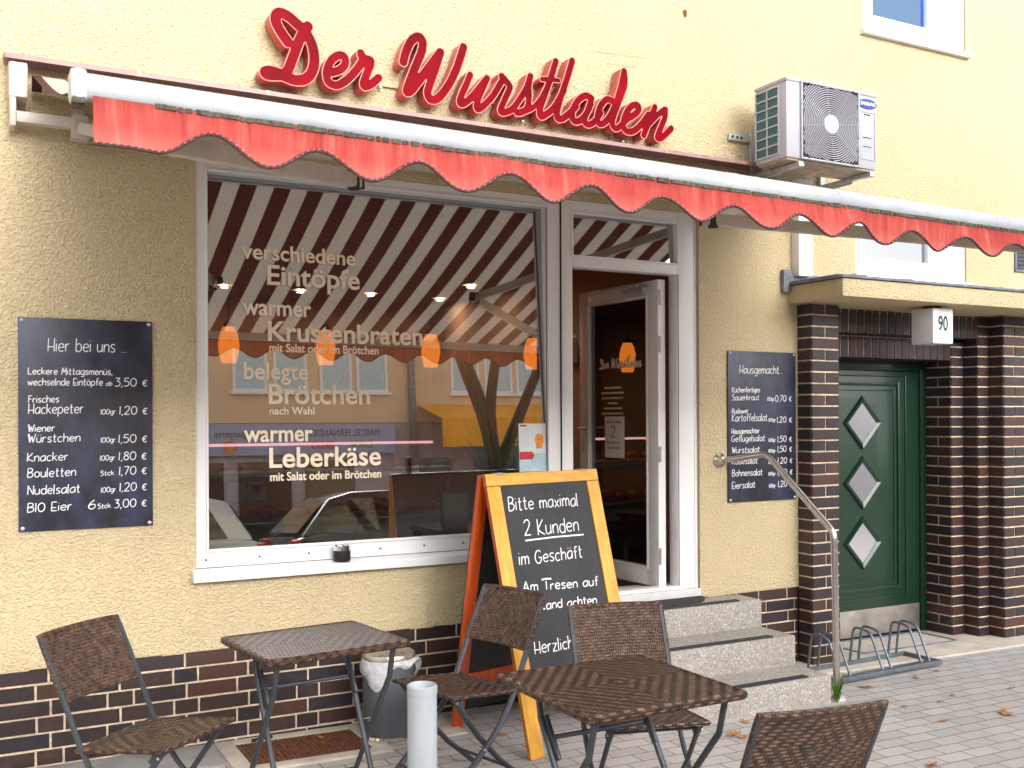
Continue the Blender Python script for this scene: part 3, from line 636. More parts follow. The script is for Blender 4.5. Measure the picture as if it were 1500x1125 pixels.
SIGN = [[[(1503,3343),(1455,3355),(1403,3348),(1375,3348),(1363,3352),(1353,3359),(1346,3367),(1341,3379),(1341,3391),(1347,3405),(1355,3413),(1371,3421),(1387,3425),(1403,3426),(1423,3424),(1451,3418),(1455,3419),(1463,3429),(1471,3446),(1500,3527),(1499,3532),(1483,3530),(1475,3533),(1467,3539),(1439,3573),(1421,3599),(1407,3623),(1399,3643),(1396,3659),(1396,3675),(1399,3687),(1403,3699),(1411,3711),(1420,3719),(1431,3726),(1443,3730),(1467,3730),(1499,3719),(1527,3703),(1567,3674),(1571,3675),(1582,3683),(1591,3686),(1603,3684),(1612,3679),(1619,3671),(1622,3659),(1621,3651),(1613,3635),(1613,3631),(1627,3610),(1639,3587),(1648,3559),(1653,3535),(1657,3491),(1653,3451),(1641,3415),(1622,3383),(1599,3363),(1583,3353),(1567,3347),(1535,3341)],[(1518,3399),(1531,3399),(1543,3401),(1567,3411),(1582,3427),(1593,3451),(1598,3479),(1597,3515),(1591,3547),(1579,3577),(1575,3572),(1572,3563),(1527,3436),(1513,3403)],[(1513,3575),(1515,3572),(1538,3623),(1487,3660),(1467,3670),(1455,3673),(1454,3667),(1455,3659),(1463,3641),(1483,3611)]],[[(1725,3353),(1701,3360),(1684,3373),(1673,3394),(1668,3421),(1671,3453),(1682,3485),(1700,3517),(1719,3537),(1737,3550),(1753,3558),(1769,3561),(1785,3560),(1797,3555),(1808,3545),(1814,3533),(1818,3517),(1818,3501),(1814,3485),(1805,3469),(1793,3454),(1781,3443),(1765,3434),(1729,3418),(1717,3416),(1715,3413),(1721,3402),(1729,3399),(1737,3398),(1745,3400),(1757,3406),(1786,3429),(1813,3457),(1841,3493),(1866,3533),(1856,3565),(1859,3577),(1865,3585),(1877,3590),(1889,3589),(1897,3582),(1909,3564),(1937,3561),(1945,3557),(1953,3551),(1959,3537),(1959,3517),(1953,3497),(1928,3437),(1928,3433),(1965,3469),(1973,3473),(1985,3474),(1993,3471),(2001,3462),(2003,3453),(2002,3445),(1998,3437),(1958,3397),(1933,3380),(1909,3370),(1901,3370),(1889,3373),(1881,3379),(1875,3385),(1871,3401),(1872,3417),(1878,3437),(1898,3485),(1899,3489),(1897,3492),(1869,3453),(1849,3428),(1828,3405),(1805,3384),(1784,3369),(1765,3358),(1745,3353)],[(1726,3469),(1729,3468),(1745,3475),(1759,3485),(1771,3501),(1772,3509),(1771,3513),(1769,3514),(1761,3511),(1745,3498),(1734,3485)]],[[(2276,3355),(2264,3361),(2253,3372),(2244,3388),(2240,3404),(2240,3428),(2258,3480),(2258,3484),(2256,3486),(2199,3408),(2184,3392),(2172,3382),(2156,3374),(2140,3373),(2132,3375),(2125,3380),(2117,3392),(2115,3408),(2121,3432),(2161,3536),(2200,3627),(2207,3648),(2211,3668),(2211,3676),(2208,3681),(2193,3668),(2182,3652),(2159,3600),(2147,3552),(2144,3544),(2132,3535),(2124,3533),(2116,3534),(2108,3537),(2101,3544),(2097,3552),(2097,3564),(2111,3620),(2126,3656),(2140,3684),(2152,3701),(2168,3717),(2188,3730),(2204,3735),(2220,3735),(2232,3731),(2246,3720),(2257,3704),(2261,3692),(2263,3676),(2259,3640),(2246,3600),(2210,3520),(2209,3516),(2212,3514),(2322,3664),(2332,3671),(2344,3672),(2356,3668),(2363,3660),(2367,3652),(2366,3640),(2336,3550),(2291,3424),(2289,3416),(2290,3408),(2292,3404),(2296,3404),(2312,3414),(2333,3436),(2360,3473),(2382,3508),(2419,3588),(2462,3712),(2468,3719),(2476,3723),(2488,3723),(2496,3720),(2505,3712),(2508,3700),(2507,3692),(2499,3664),(2462,3560),(2436,3504),(2414,3464),(2376,3410),(2358,3388),(2340,3372),(2324,3362),(2308,3355),(2292,3353)]],[[(3803,3337),(3794,3342),(3787,3350),(3784,3362),(3785,3370),(3791,3388),(3838,3486),(3842,3498),(3839,3499),(3799,3464),(3754,3418),(3723,3352),(3715,3344),(3707,3341),(3699,3342),(3691,3345),(3686,3350),(3683,3358),(3683,3370),(3695,3398),(3691,3401),(3661,3374),(3639,3359),(3619,3351),(3595,3347),(3579,3348),(3563,3353),(3549,3362),(3539,3375),(3523,3363),(3507,3357),(3495,3356),(3483,3359),(3472,3366),(3463,3375),(3457,3386),(3451,3403),(3427,3381),(3407,3370),(3395,3367),(3379,3368),(3367,3372),(3359,3379),(3355,3378),(3339,3366),(3323,3358),(3311,3354),(3299,3353),(3287,3355),(3275,3359),(3266,3366),(3259,3374),(3243,3366),(3227,3361),(3211,3360),(3199,3362),(3191,3366),(3182,3374),(3171,3393),(3143,3372),(3127,3364),(3107,3359),(3091,3360),(3079,3366),(3071,3374),(3065,3386),(3063,3407),(3008,3366),(2991,3358),(2979,3357),(2971,3358),(2963,3362),(2953,3374),(2948,3390),(2949,3414),(2947,3419),(2931,3406),(2915,3396),(2871,3373),(2847,3363),(2823,3358),(2815,3358),(2807,3362),(2803,3366),(2799,3376),(2775,3362),(2755,3353),(2735,3347),(2719,3347),(2707,3351),(2699,3359),(2694,3370),(2693,3382),(2696,3394),(2704,3414),(2753,3518),(2751,3522),(2739,3531),(2694,3458),(2670,3426),(2621,3374),(2603,3359),(2587,3348),(2575,3345),(2567,3344),(2559,3346),(2549,3354),(2542,3370),(2541,3382),(2543,3402),(2539,3405),(2519,3385),(2499,3369),(2483,3361),(2471,3359),(2459,3360),(2447,3366),(2439,3378),(2436,3394),(2441,3414),(2453,3446),(2480,3502),(2504,3558),(2511,3567),(2523,3571),(2535,3568),(2543,3558),(2544,3546),(2519,3486),(2489,3422),(2487,3418),(2491,3417),(2527,3454),(2615,3564),(2623,3568),(2631,3569),(2639,3566),(2647,3558),(2649,3550),(2649,3542),(2591,3414),(2588,3406),(2591,3403),(2629,3442),(2654,3474),(2704,3554),(2705,3558),(2701,3574),(2705,3586),(2711,3592),(2723,3595),(2735,3591),(2783,3550),(2792,3538),(2796,3526),(2796,3514),(2789,3494),(2743,3398),(2742,3394),(2743,3393),(2751,3397),(2767,3406),(2783,3420),(2801,3442),(2827,3478),(2850,3514),(2868,3546),(2891,3614),(2899,3621),(2907,3624),(2915,3623),(2923,3619),(2927,3614),(2930,3606),(2919,3538),(2921,3486),(2917,3442),(2919,3440),(2943,3465),(2970,3502),(3002,3562),(3010,3582),(3007,3584),(2987,3581),(2979,3582),(2971,3590),(2972,3602),(2975,3607),(2982,3610),(3024,3618),(3061,3726),(3068,3734),(3079,3737),(3087,3736),(3095,3731),(3101,3722),(3102,3714),(3072,3622),(3075,3620),(3103,3619),(3111,3612),(3113,3602),(3108,3594),(3103,3591),(3063,3590),(3059,3587),(3000,3438),(2993,3414),(2995,3410),(3026,3434),(3047,3454),(3062,3474),(3084,3510),(3099,3538),(3134,3630),(3172,3746),(3179,3754),(3191,3758),(3199,3757),(3209,3750),(3213,3742),(3213,3730),(3188,3650),(3157,3566),(3156,3550),(3139,3518),(3121,3466),(3111,3430),(3108,3406),(3111,3405),(3125,3414),(3175,3458),(3186,3482),(3199,3502),(3215,3522),(3231,3538),(3247,3550),(3263,3559),(3279,3565),(3295,3567),(3311,3564),(3335,3554),(3344,3546),(3347,3534),(3342,3510),(3344,3502),(3343,3494),(3325,3454),(3308,3426),(3303,3414),(3297,3398),(3299,3396),(3303,3395),(3323,3406),(3344,3426),(3349,3458),(3363,3494),(3380,3522),(3406,3550),(3423,3562),(3439,3567),(3451,3567),(3475,3563),(3487,3557),(3515,3638),(3541,3742),(3551,3752),(3563,3754),(3575,3749),(3582,3738),(3589,3686),(3588,3654),(3583,3634),(3573,3606),(3505,3446),(3495,3414),(3496,3402),(3499,3398),(3503,3400),(3529,3422),(3543,3466),(3562,3502),(3577,3522),(3591,3537),(3603,3547),(3619,3556),(3647,3563),(3659,3562),(3671,3558),(3681,3550),(3688,3538),(3691,3526),(3691,3514),(3689,3506),(3682,3494),(3663,3473),(3635,3451),(3603,3433),(3574,3406),(3575,3401),(3580,3394),(3591,3391),(3603,3393),(3618,3398),(3643,3416),(3681,3454),(3725,3510),(3735,3515),(3751,3515),(3771,3558),(3779,3565),(3787,3568),(3795,3567),(3803,3562),(3809,3554),(3810,3542),(3802,3522),(3803,3520),(3847,3556),(3863,3563),(3875,3563),(3884,3558),(3891,3546),(3888,3498),(3877,3466),(3845,3398),(3847,3396),(3898,3446),(3907,3451),(3919,3452),(3928,3446),(3935,3434),(3934,3422),(3928,3414),(3883,3370),(3855,3347),(3843,3340),(3827,3335),(3815,3334)],[(2823,3402),(2827,3401),(2839,3406),(2859,3417),(2867,3425),(2875,3446),(2877,3474),(2875,3475)],[(3213,3406),(3215,3404),(3223,3405),(3238,3414),(3255,3430),(3274,3454),(3299,3518),(3296,3522),(3291,3522),(3283,3520),(3267,3510),(3253,3498),(3239,3482),(3241,3470),(3239,3462),(3215,3434),(3212,3418)],[(3390,3414),(3391,3412),(3395,3412),(3403,3418),(3429,3446),(3450,3478),(3470,3518),(3443,3523),(3431,3514),(3417,3498),(3403,3474),(3407,3470),(3412,3462),(3412,3450),(3391,3418)],[(3608,3490),(3611,3488),(3615,3491),(3642,3514),(3639,3516),(3627,3510)]]]
def sign_letters(mb, f, d=None, lift=0):
    """the shop's script lettering: closed outlines f(x,z)->point"""
    for loops in SIGN:
        cu = bpy.data.curves.new('t', 'CURVE'); cu.dimensions = '2D'; cu.fill_mode = 'BOTH'
        for lp in loops:
            sp = cu.splines.new('POLY'); sp.points.add(len(lp)-1); sp.use_cyclic_u = True
            for p_, (x_, z_) in zip(sp.points, lp): p_.co = (x_/1000, z_/1000, 0, 1)
        ob = bpy.data.objects.new('t', cu); COL.objects.link(ob); dg = bpy.context.evaluated_depsgraph_get()
        me = bpy.data.meshes.new_from_object(ob.evaluated_get(dg))
        mb.add([f(v.co.x, v.co.y) for v in me.vertices], [tuple(p_.vertices) for p_ in me.polygons])
        bpy.data.objects.remove(ob); bpy.data.curves.remove(cu); bpy.data.meshes.remove(me)
mb = MB()      # small script lettering on the glass of the leaf
sign_letters(mb, lambda x_, z_: (.665-(x_-1.341)*.181, .0045, 1.985+(z_-3.45)*.20))
for k, wd in enumerate((.20, .26, .24, .12, .22, .24)):
    for i in range(int(wd/.016)): mb.box(.52-wd/2+i*.016, .52-wd/2+i*.016+.010, .0032, .0042, 1.83-k*.035, 1.842-k*.035)
mb.build('lettering', M['vinyl'], leaf, smooth=0)
mb = MB(); mb.box(.385, .60, .0033, .0043, 1.36, 1.64); nb = mb.build('notice', M['paper'], leaf, smooth=0)
mb = MB(); stroke_text(mb, '2', (.53,.0046,1.50), (-1,0,0), (0,0,1), .045, .075, .004)
stroke_text(mb, 'Bitte max', (.575,.0046,1.595), (-1,0,0), (0,0,1), .15, .022, .0018)
for k, t_ in enumerate(('Kunden im', 'Geschäft')): stroke_text(mb, t_, (.575,.0046,1.455-k*.036), (-1,0,0), (0,0,1), .14, .02, .0016)
mb.build('writing', M['black'], nb, smooth=0)

# upper and lower house windows ----------------------------------------------
def house_window(x0, x1, z0, z1, gm, label, open_=0):
    mb = frame_mb(x0, x1, z0, z1, .05, .05, .06, .06, .015, .085); mb.box(x1-.36, x1-.05, .02, .07, z0+.06, z1-.06)
    wdw = mb.build('house_window', M['pvc'], bld, bevel=.004); tag(wdw, label)
    sx1 = x1-.36; mb = frame_mb(0, sx1-x0-.04, z0+.045, z1-.045, .055, .055, .07, .06, -.035, .03)
    s = mb.build('sash', M['pvc'], wdw, bevel=.004); s.location = (x0+.04, .04, 0)
    w_ = sx1-x0-.04
    mb = MB(); mb.box(.05, w_-.05, -.004, .004, z0+.11, z1-.1); mb.build('pane', M[gm], s, smooth=0)
    if open_: s.rotation_euler = (0, 0, open_)
    mb = MB(); mb.prism([(-.04,z0-.045),(-.04,z0-.012),(.02,z0-.001),(.02,z0-.045)], (x0-.03,0,0), (0,1,0), (0,0,1), (x1-x0+.06,0,0)); mb.build('sill', M['pvc'], wdw, bevel=.003)
    if gm == 'glass_low': return wdw
    mb = MB(); n = 60; pts = [(x0+(x1-x0)*i/n, .13+.015*math.sin(i*1.3)) for i in range(n+1)]
    for a, b in zip(pts[:-1], pts[1:]): mb.quad((*a,z0),(*b,z0),(*b,z1),(*a,z1))
    mb.build('curtain', M['curtain'], wdw)
    return wdw
house_window(5.692, 6.768, 4.40, 5.68, 'glass_up', 'upper white window above the air conditioner')
house_window(5.602, 6.768, 2.655, 3.155, 'glass_low', 'white window above the porch roof')
# green front door ----------------------------------------------------------
mb = frame_mb(5.515, 6.742, -.075, 2.062, .06, .065, .03, .075, .352, .42)
gd = mb.build('front_door', M['green'], bld, bevel=.004); tag(gd, 'dark green front door with three diamond panes')
mb = MB(); mb.box(5.577, 6.675, .372, .41, -.04, 1.985); gl = mb.build('door_leaf', M['green'], gd, bevel=.003)
mb = MB(); frame_mb(5.64, 6.46, .30, 1.90, .028, .028, .028, .028, .358, .375, mb); frame_mb(5.70, 6.40, .36, 1.84, .010, .010, .010, .010, .364, .375, mb)
frame_mb(5.59, 6.53, .23, 1.955, .014, .014, .014, .014, .362, .375, mb); mb.build('moulding', M['green'], gd, bevel=.003)
mb = MB(); mb.box(5.60, 6.665, .362, .3715, -.035, .165); mb.build('kick_plate', M['kick'], gd, bevel=.002)
for zc_ in (1.585, 1.125+.005, .672):
    mb = MB(); hw, hh = .20, .207
    D = lambda s_, y_: [(6.05-hw*s_, y_, zc_), (6.05, y_, zc_-hh*s_), (6.05+hw*s_, y_, zc_), (6.05, y_, zc_+hh*s_)]
    a, b, c_ = D(1.0, .371), D(.93, .352), D(.74, .362)
    mb.add(a+b+c_, [(i, (i+1) % 4, 4+(i+1) % 4, 4+i) for i in range(4)]+[(4+i, 4+(i+1) % 4, 8+(i+1) % 4, 8+i) for i in range(4)])
    fr = mb.build('diamond_frame', M['green'], gd, smooth=0)
    mb = MB(); mb.add(D(.76, .364), [(0,1,2,3)]); mb.build('diamond_pane', M['glass_dia'], fr, smooth=0)
    mb = MB(); mb.add(D(.80, .3705), [(0,1,2,3)]); mb.build('diamond_backing', M['in_ceil'], fr, smooth=0)
mb = MB(); mb.tube(spline([(5.62,.36,.98),(5.62,.31,.98),(5.63,.30,.98),(5.70,.30,.98)],4), .011, 10); mb.build('handle', M['galv'], gd)
# interior --------------------------------------------------------------------
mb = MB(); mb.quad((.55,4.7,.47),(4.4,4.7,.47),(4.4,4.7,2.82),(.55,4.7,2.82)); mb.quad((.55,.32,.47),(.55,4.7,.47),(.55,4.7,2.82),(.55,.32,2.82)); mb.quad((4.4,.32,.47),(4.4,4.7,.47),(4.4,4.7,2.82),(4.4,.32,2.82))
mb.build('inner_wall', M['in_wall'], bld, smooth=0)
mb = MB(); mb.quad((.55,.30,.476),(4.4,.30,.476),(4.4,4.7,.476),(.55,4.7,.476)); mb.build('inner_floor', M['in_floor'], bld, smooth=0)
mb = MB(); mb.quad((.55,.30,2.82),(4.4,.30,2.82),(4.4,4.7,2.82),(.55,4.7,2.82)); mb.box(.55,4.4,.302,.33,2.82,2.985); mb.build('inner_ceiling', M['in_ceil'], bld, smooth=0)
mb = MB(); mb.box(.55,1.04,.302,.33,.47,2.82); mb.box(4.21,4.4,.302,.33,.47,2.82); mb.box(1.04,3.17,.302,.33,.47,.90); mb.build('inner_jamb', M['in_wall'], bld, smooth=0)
# ------------------------------------------------------------------ shop sign
sg = thing('shop_sign', 'red script letter sign reading Der Wurstladen on the upper wall', 'sign', (2.6,0,3.3))
def rel(o, root):                          # keep world-space geometry while parenting to a moved Empty
    o.matrix_parent_inverse = Matrix.Translation(-Vector(root.location)); return o
for li, loops in enumerate(SIGN):
    cu = bpy.data.curves.new('t', 'CURVE'); cu.dimensions = '2D'; cu.fill_mode = 'BOTH'
    for lp in loops:
        sp = cu.splines.new('POLY'); sp.points.add(len(lp)-1); sp.use_cyclic_u = True
        for p_, (x_, z_) in zip(sp.points, lp): p_.co = (x_/1000, z_/1000, 0, 1)
    ob = bpy.data.objects.new('t', cu); COL.objects.link(ob); dg = bpy.context.evaluated_depsgraph_get()
    me = bpy.data.meshes.new_from_object(ob.evaluated_get(dg)); mb = MB()
    mb.add([(v.co.x, -.096, v.co.y) for v in me.vertices], [tuple(p_.vertices) for p_ in me.polygons])
    bpy.data.objects.remove(ob); bpy.data.curves.remove(cu); bpy.data.meshes.remove(me)
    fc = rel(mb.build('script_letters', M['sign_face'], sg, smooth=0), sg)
    mb, tb = MB(), MB()
    for lp in loops:
        P = [(x_/1000, z_/1000) for x_, z_ in lp]; n = len(P)
        for i in range(n):
            a, b = P[i], P[(i+1) % n]; mb.quad((a[0],-.101,a[1]),(b[0],-.101,b[1]),(b[0],-.014,b[1]),(a[0],-.014,a[1]))
        tb.tube([(x_, -.100, z_) for x_, z_ in P], .0030, 6, closed=True, flat=(0,1,0))
    s_ = mb.build('letter_return', M['sign_side'], fc, smooth=30); t_ = tb.build('edge_trim', M['sign_trim'], fc)
for a, b, z in ((1.75,2.25,3.44),(2.5,2.95,3.44)): mb = MB(); mb.box(a, b, -.016, -.006, z, z+.016); rel(mb.build('mounting_rail', M['stucco'], sg), sg)
for x_, z_ in ((1.50,3.47),(1.62,3.40),(2.02,3.43),(2.33,3.40),(2.9,3.36),(3.3,3.37),(3.52,3.35),(3.6,3.33)): mb = MB(); mb.cyl((x_,-.03,z_),(x_,.0,z_), .007, n=8); rel(mb.build('fixing_bolt', M['galv'], sg), sg)

# ------------------------------------------------------------------ awning
aw = thing('awning', 'faded red scalloped awning with white front bar above the shop front', 'awning', (2.5,0,2.9))
def A(o): return rel(o, aw)
mb = MB(); mb.prism([(-.004,3.268),(-.004,3.318),(-.02,3.320),(-.115,3.292),(-.118,3.268),(-.110,3.268),(-.106,3.284),(-.02,3.305)], (.185,0,0), (0,1,0), (0,0,1), (4.54,0,0))
hd = A(mb.build('rain_hood', M['hood'], aw, bevel=.0015))
for k in range(7): mb = MB(); mb.box(.75+k*.62, .775+k*.62, -.119, -.112, 3.268, 3.292); mb.build('hood_clip', M['sign_trim'], hd, bevel=.001)
mb = MB(); mb.cyl((.30,-.085,3.175),(4.72,-.085,3.175), .036, n=20); A(mb.build('roller', M['cloth'], aw))
mb = MB(); mb.box(.22, 4.76, -.115, -.065, 2.985, 3.035); A(mb.build('torsion_bar', M['beige_metal'], aw, bevel=.004))
for x_ in (.205, 4.745):
    mb = MB(); mb.box(x_, x_+.028, -.135, -.02, 2.96, 3.245); mb.box(x_-.004, x_+.075, -.14, -.03, 3.09, 3.25); A(mb.build('side_bracket', M['beige_metal'], aw, bevel=.012))
for x_ in (.50, 1.2, 2.4, 3.6, 4.45):
    mb = MB(); mb.box(x_-.035, x_+.035, -.13, -.002, 2.955, 3.045); mb.box(x_-.037, x_+.037, -.135, -.05, 2.935, 2.99); mb.cyl((x_,-.03,3.07),(x_,-.06,3.07), .018, n=10); mb.box(x_-.03, x_+.03, -.03, -.002, 3.04, 3.10)
    A(mb.build('wall_bracket', M['beige_metal'], aw, bevel=.004))
XL, XR, YB = .264, 4.86, -2.385
def zbar(x): return 2.500-.0127*(x-.307)
# cloth with a little sag between roller and bar
mb = MB(); nx, ny = 60, 14; vs = []
for j in range(ny+1):
    t = j/ny
    for i in range(nx+1):
        x_ = lerp(.30, 4.70, i/nx); sag = -.05*math.sin(math.pi*t)
        vs.append((x_, lerp(-.085, YB+.03, t), lerp(3.212, zbar(x_)+.02, t)+sag+.006*math.sin(x_*9+t*3)*math.sin(math.pi*t)))
mb.add(vs, [(j*(nx+1)+i, j*(nx+1)+i+1, (j+1)*(nx+1)+i+1, (j+1)*(nx+1)+i) for j in range(ny) for i in range(nx)])
A(mb.build('cloth', M['cloth'], aw))
mb = MB(); n = 12; prof = []
for k in range(n+1): a = math.pi*(.5-k/n)*1.15+.2; prof.append((-.027*math.cos(a)-.004, .0355*math.sin(a)))
prof += [(.03,-.027),(.03,.027)]
P = []
mb.add([(XL+.026, YB+y_, zbar(XL)+z_) for y_, z_ in prof]+[(XR, YB+y_, zbar(XR)+z_) for y_, z_ in prof],
       [tuple(range(len(prof))), tuple(reversed(range(len(prof), 2*len(prof))))]+[(i, len(prof)+i, len(prof)+(i+1) % len(prof), (i+1) % len(prof)) for i in range(len(prof))])
fb = A(mb.build('front_bar', M['bar'], aw))
mb = MB(); rg = random.Random(9)
x_ = XL+.2
while x_ < XR-.02:
    L = rg.uniform(.01, .05); mb.box(x_, x_+L, YB-.0295-rg.uniform(0,.002), YB+.0, zbar(x_)-.036-rg.uniform(0,.003), zbar(x_)-.026+rg.uniform(0,.003)); x_ += L+rg.uniform(-.004, .012)
mb.build('grime_edge', M['grime'], fb, smooth=0)
mb = MB()
for xc, s_ in ((XL+.012, 1),):
    mb.obox((xc, YB, zbar(XL)-.002), (.023,0,0), (0,.032,0), (0,0,.046))
cp_ = mb.build('end_cap', M['bar'], fb, bevel=.019)
mb = MB(); mb.obox((XL+.012, YB-.012, zbar(XL)-.0415), (.018,0,0), (0,.019,0), (0,0,.010)); mb.build('algae_stain', M['grime'], cp_, bevel=.008)
# valance
def zlow(x_):
    m_ = 2.3765-.0122*(x_-.307); a_ = .036-.0009*(x_-.307)
    if x_ < .462: return m_-a_+.004*(.462-x_)/.15*1.2
    return m_-a_*math.cos(2*math.pi*(x_-.462)/.3045)
mb = MB(); nx, ny = 420, 8; vs = []; rg = random.Random(2)
def yv(x_, t): return YB-.0255-.012*t*math.sin(x_*5.1)-.006*t*math.sin(x_*17+1)-.004*t*math.cos(x_*31)-.012*t
for j in range(ny+1):
    t = j/ny
    for i in range(nx+1):
        x_ = lerp(.309, 4.84, i/nx); vs.append((x_, yv(x_, t), lerp(zbar(x_)-.0265, zlow(x_), t)))
mb.add(vs, [(j*(nx+1)+i, j*(nx+1)+i+1, (j+1)*(nx+1)+i+1, (j+1)*(nx+1)+i) for j in range(ny) for i in range(nx)])
va = A(mb.build('valance', M['valance'], aw))
mb = MB(); mb.tube([(lerp(.309,4.84,i/nx), yv(lerp(.309,4.84,i/nx),1), zlow(lerp(.309,4.84,i/nx))) for i in range(nx+1)], .0052, 6); mb.build('piping', M['piping'], va)
mb = MB()
for k in range(260):
    x_ = .313+k*.0172; mb.bar((x_, yv(x_,1)-.0052, zlow(x_)+.001), (x_+.004, yv(x_,1)-.0052, zlow(x_)+.005), .0014, .0014)
mb.build('stitching', M['sign_trim'], va, smooth=0)
# folding arms
for sx_, ex, fx in ((.50, 1.43, .46), (4.45, 3.30, 4.75)):
    S, E_, F_ = Vector((sx_,-.12,2.985)), Vector((ex,-1.25,2.612)), Vector((fx,-2.33,2.395))
    d = (E_-F_).normalized()
    mb = MB(); mb.bar(F_, E_+d*.05, .042, .060); fa = A(mb.build('forearm', M['beige_metal'], aw, bevel=.012))
    mb = MB(); mb.bar(E_+d*.052, E_+d*.066, .046, .07); mb.cyl(E_+Vector((0,0,-.04)), E_+Vector((0,0,.045)), .026, n=14); mb.build('elbow_joint', M['ac_dark'], fa, bevel=.004)
    mb = MB(); mb.bar(S, E_+Vector((0,0,.012)), .04, .058); A(mb.build('upper_arm', M['beige_metal'], aw, bevel=.012))

# ------------------------------------------------------------------ air conditioner
ac = thing('air_conditioner', 'boxy pale grey outdoor air conditioner on brackets high on the wall', 'air conditioner', (4.9,-.3,3.23))
def K(o): return rel(o, ac)
X0, X1, Z0, Z1, YF, YK = 4.512, 5.300, 3.242, 3.742, -.470, -.185
mb = MB(); mb.box(X0+.005, X1, YF, YK, Z0, Z1-.014); cs = K(mb.build('casing', M['ac'], ac, bevel=.018))
mb = MB(); mb.box(X0-.001, X1+.004, YF-.005, YK+.004, Z1-.026, Z1); mb.build('top_cover', M['ac'], cs, bevel=.012)
cx, cz, RR = 4.880, 3.486, .232
mb = MB(); mb.box(cx-.245, cx+.245, YF-.0025, YF+.01, cz-.238, cz+.238); mb.build('fan_cavity', M['ac_dark'], cs, bevel=.01)
mb = MB()
def sqr(a, r): return (cx+r*math.cos(a), cz+r*math.sin(a))
for k in range(21):
    r = .052+k*.0137
    pts = [sqr(2*math.pi*i/64, r) for i in range(64)]
    run = []
    for i in range(65):
        p_ = pts[i % 64]; ok = abs(p_[0]-cx) < .238 and abs(p_[1]-cz) < .230
        if ok: run.append((p_[0], YF-.014, p_[1]))
        if (not ok or i == 64) and len(run) > 1: mb.tube(run, .0036, 5, flat=(0,1,0))
        if not ok: run = []
mb.build('grille_rings', M['ac'], cs)
mb = MB()
for k in range(8):
    a = 2*math.pi*k/8+.13; e = .235/max(abs(math.cos(a)), abs(math.sin(a)))
    p_, q_ = sqr(a, .05), sqr(a, min(e, .29)); mb.tube([(p_[0],YF-.008,p_[1]),(q_[0],YF-.008,q_[1])], .0024, 5)
mb.build('grille_spokes', M['ac_pan'], cs)
mb = MB(); frame_mb(cx-.252, cx+.252, cz-.245, cz+.245, .013, .013, .013, .013, YF-.016, YF, mb); mb.build('grille_frame', M['ac'], cs, bevel=.005)
mb = MB(); mb.lathe([(0.058,0),(.058,.006),(.05,.011),(0,.013)], (0,0,0), 32); mb.v = [(cx+x_, YF-.012-z_, cz+y_) for x_, y_, z_ in mb.v]; mb.build('fan_hub', M['white'], cs)
for sx_ in (-.19,.19):
    for sz_ in (-.232,.232):
        mb = MB(); mb.cyl((cx+sx_,YF-.019,cz+sz_),(cx+sx_,YF-.013,cz+sz_), .006, n=10); mb.build('screw', M['ac_dark'], cs)
mb = MB(); mb.prism([(.082*math.cos(2*math.pi*i/40), .031*math.sin(2*math.pi*i/40)) for i in range(40)], (5.212,YF-.0005,3.664), (1,0,0), (0,0,1), (0,-.006,0)); bd = mb.build('oval_badge', M['blue'], cs, smooth=0)
mb = MB(); add_text(mb, 'SAMSUNG', (5.146,YF-.007,3.654), (1,0,0), (0,0,1), .132, .020, .035); mb.build('lettering', M['white'], bd, smooth=0)
mb = MB(); frame_mb(5.145, 5.285, 3.30, 3.615, .008, .008, .008, .008, YF-.004, YF, mb); mb.build('side_panel', M['ac'], cs, bevel=.003)
mb = MB(); mb.box(5.175, 5.245, YF-.0015, YF, 3.45, 3.60); st = mb.build('sticker', M['white'], cs, smooth=0)
mb = MB(); mb.box(5.18, 5.24, YF-.0025, YF, 3.588, 3.598); mb.box(5.19,5.21,YF-.0025,YF,3.545,3.551); mb.box(5.175,5.245,YF-.0025,YF,3.443,3.449); mb.box(5.175,5.245,YF-.0025,YF,3.384,3.388); mb.build('sticker_print', M['black'], st, smooth=0)
mb = MB(); add_text(mb, 'SMART', (5.165,YF-.001,3.327), (1,0,0), (0,0,1), .095, .018, .0); add_text(mb, 'INVERTER', (5.165,YF-.001,3.312), (1,0,0), (0,0,1), .095, .009, .0); mb.build('model_print', M['galv'], cs, smooth=0)
mb = MB(); mb.box(X0+.003, X0+.006, YF+.07, YK-.015, Z0+.04, Z1-.05); sf = mb.build('cooling_fins', M['ac_fin'], cs, smooth=0)
mb = MB()
for k in range(8): z_ = Z0+.035+k*(Z1-.045-Z0-.035)/7; mb.box(X0-.004, X0+.006, YF+.062, YK-.005, z_-.005, z_+.005)
for k in range(3): y_ = YF+.066+k*(YK-.012-YF-.066)/2; mb.box(X0-.0035, X0+.0055, y_-.005, y_+.005, Z0+.03, Z1-.04)
mb.build('side_grille', M['ac'], cs, bevel=.0015)
mb = MB(); mb.box(X0+.02, X1-.015, YF+.015, YK-.015, Z0-.010, Z0+.002); mb.box(X0+.28, X0+.46, YF+.06, YF+.075, Z0-.014, Z0-.009); mb.box(X0+.30, X0+.42, YF+.13, YF+.145, Z0-.014, Z0-.009); mb.build('base_pan', M['ac_pan'], cs, bevel=.003)
for x_ in (4.615, 5.235):
    mb = MB(); mb.box(x_, x_+.04, -.475, -.03, Z0-.042, Z0-.0145); mb.box(x_-.002, x_+.042, -.478, -.44, Z0-.0465, Z0-.030)
    mb.box(x_, x_+.04, -.035, -.006, Z0-.05, Z0+.28); mb.box(x_+.016, x_+.024, -.30, -.03, Z0-.060, Z0-.041); K(mb.build('support_arm', M['galv'], ac, bevel=.004))
mb = MB(); mb.box(4.44, 5.36, -.030, -.004, 3.445, 3.487); K(mb.build('wall_rail', M['galv'], ac, bevel=.003))
mb = MB()
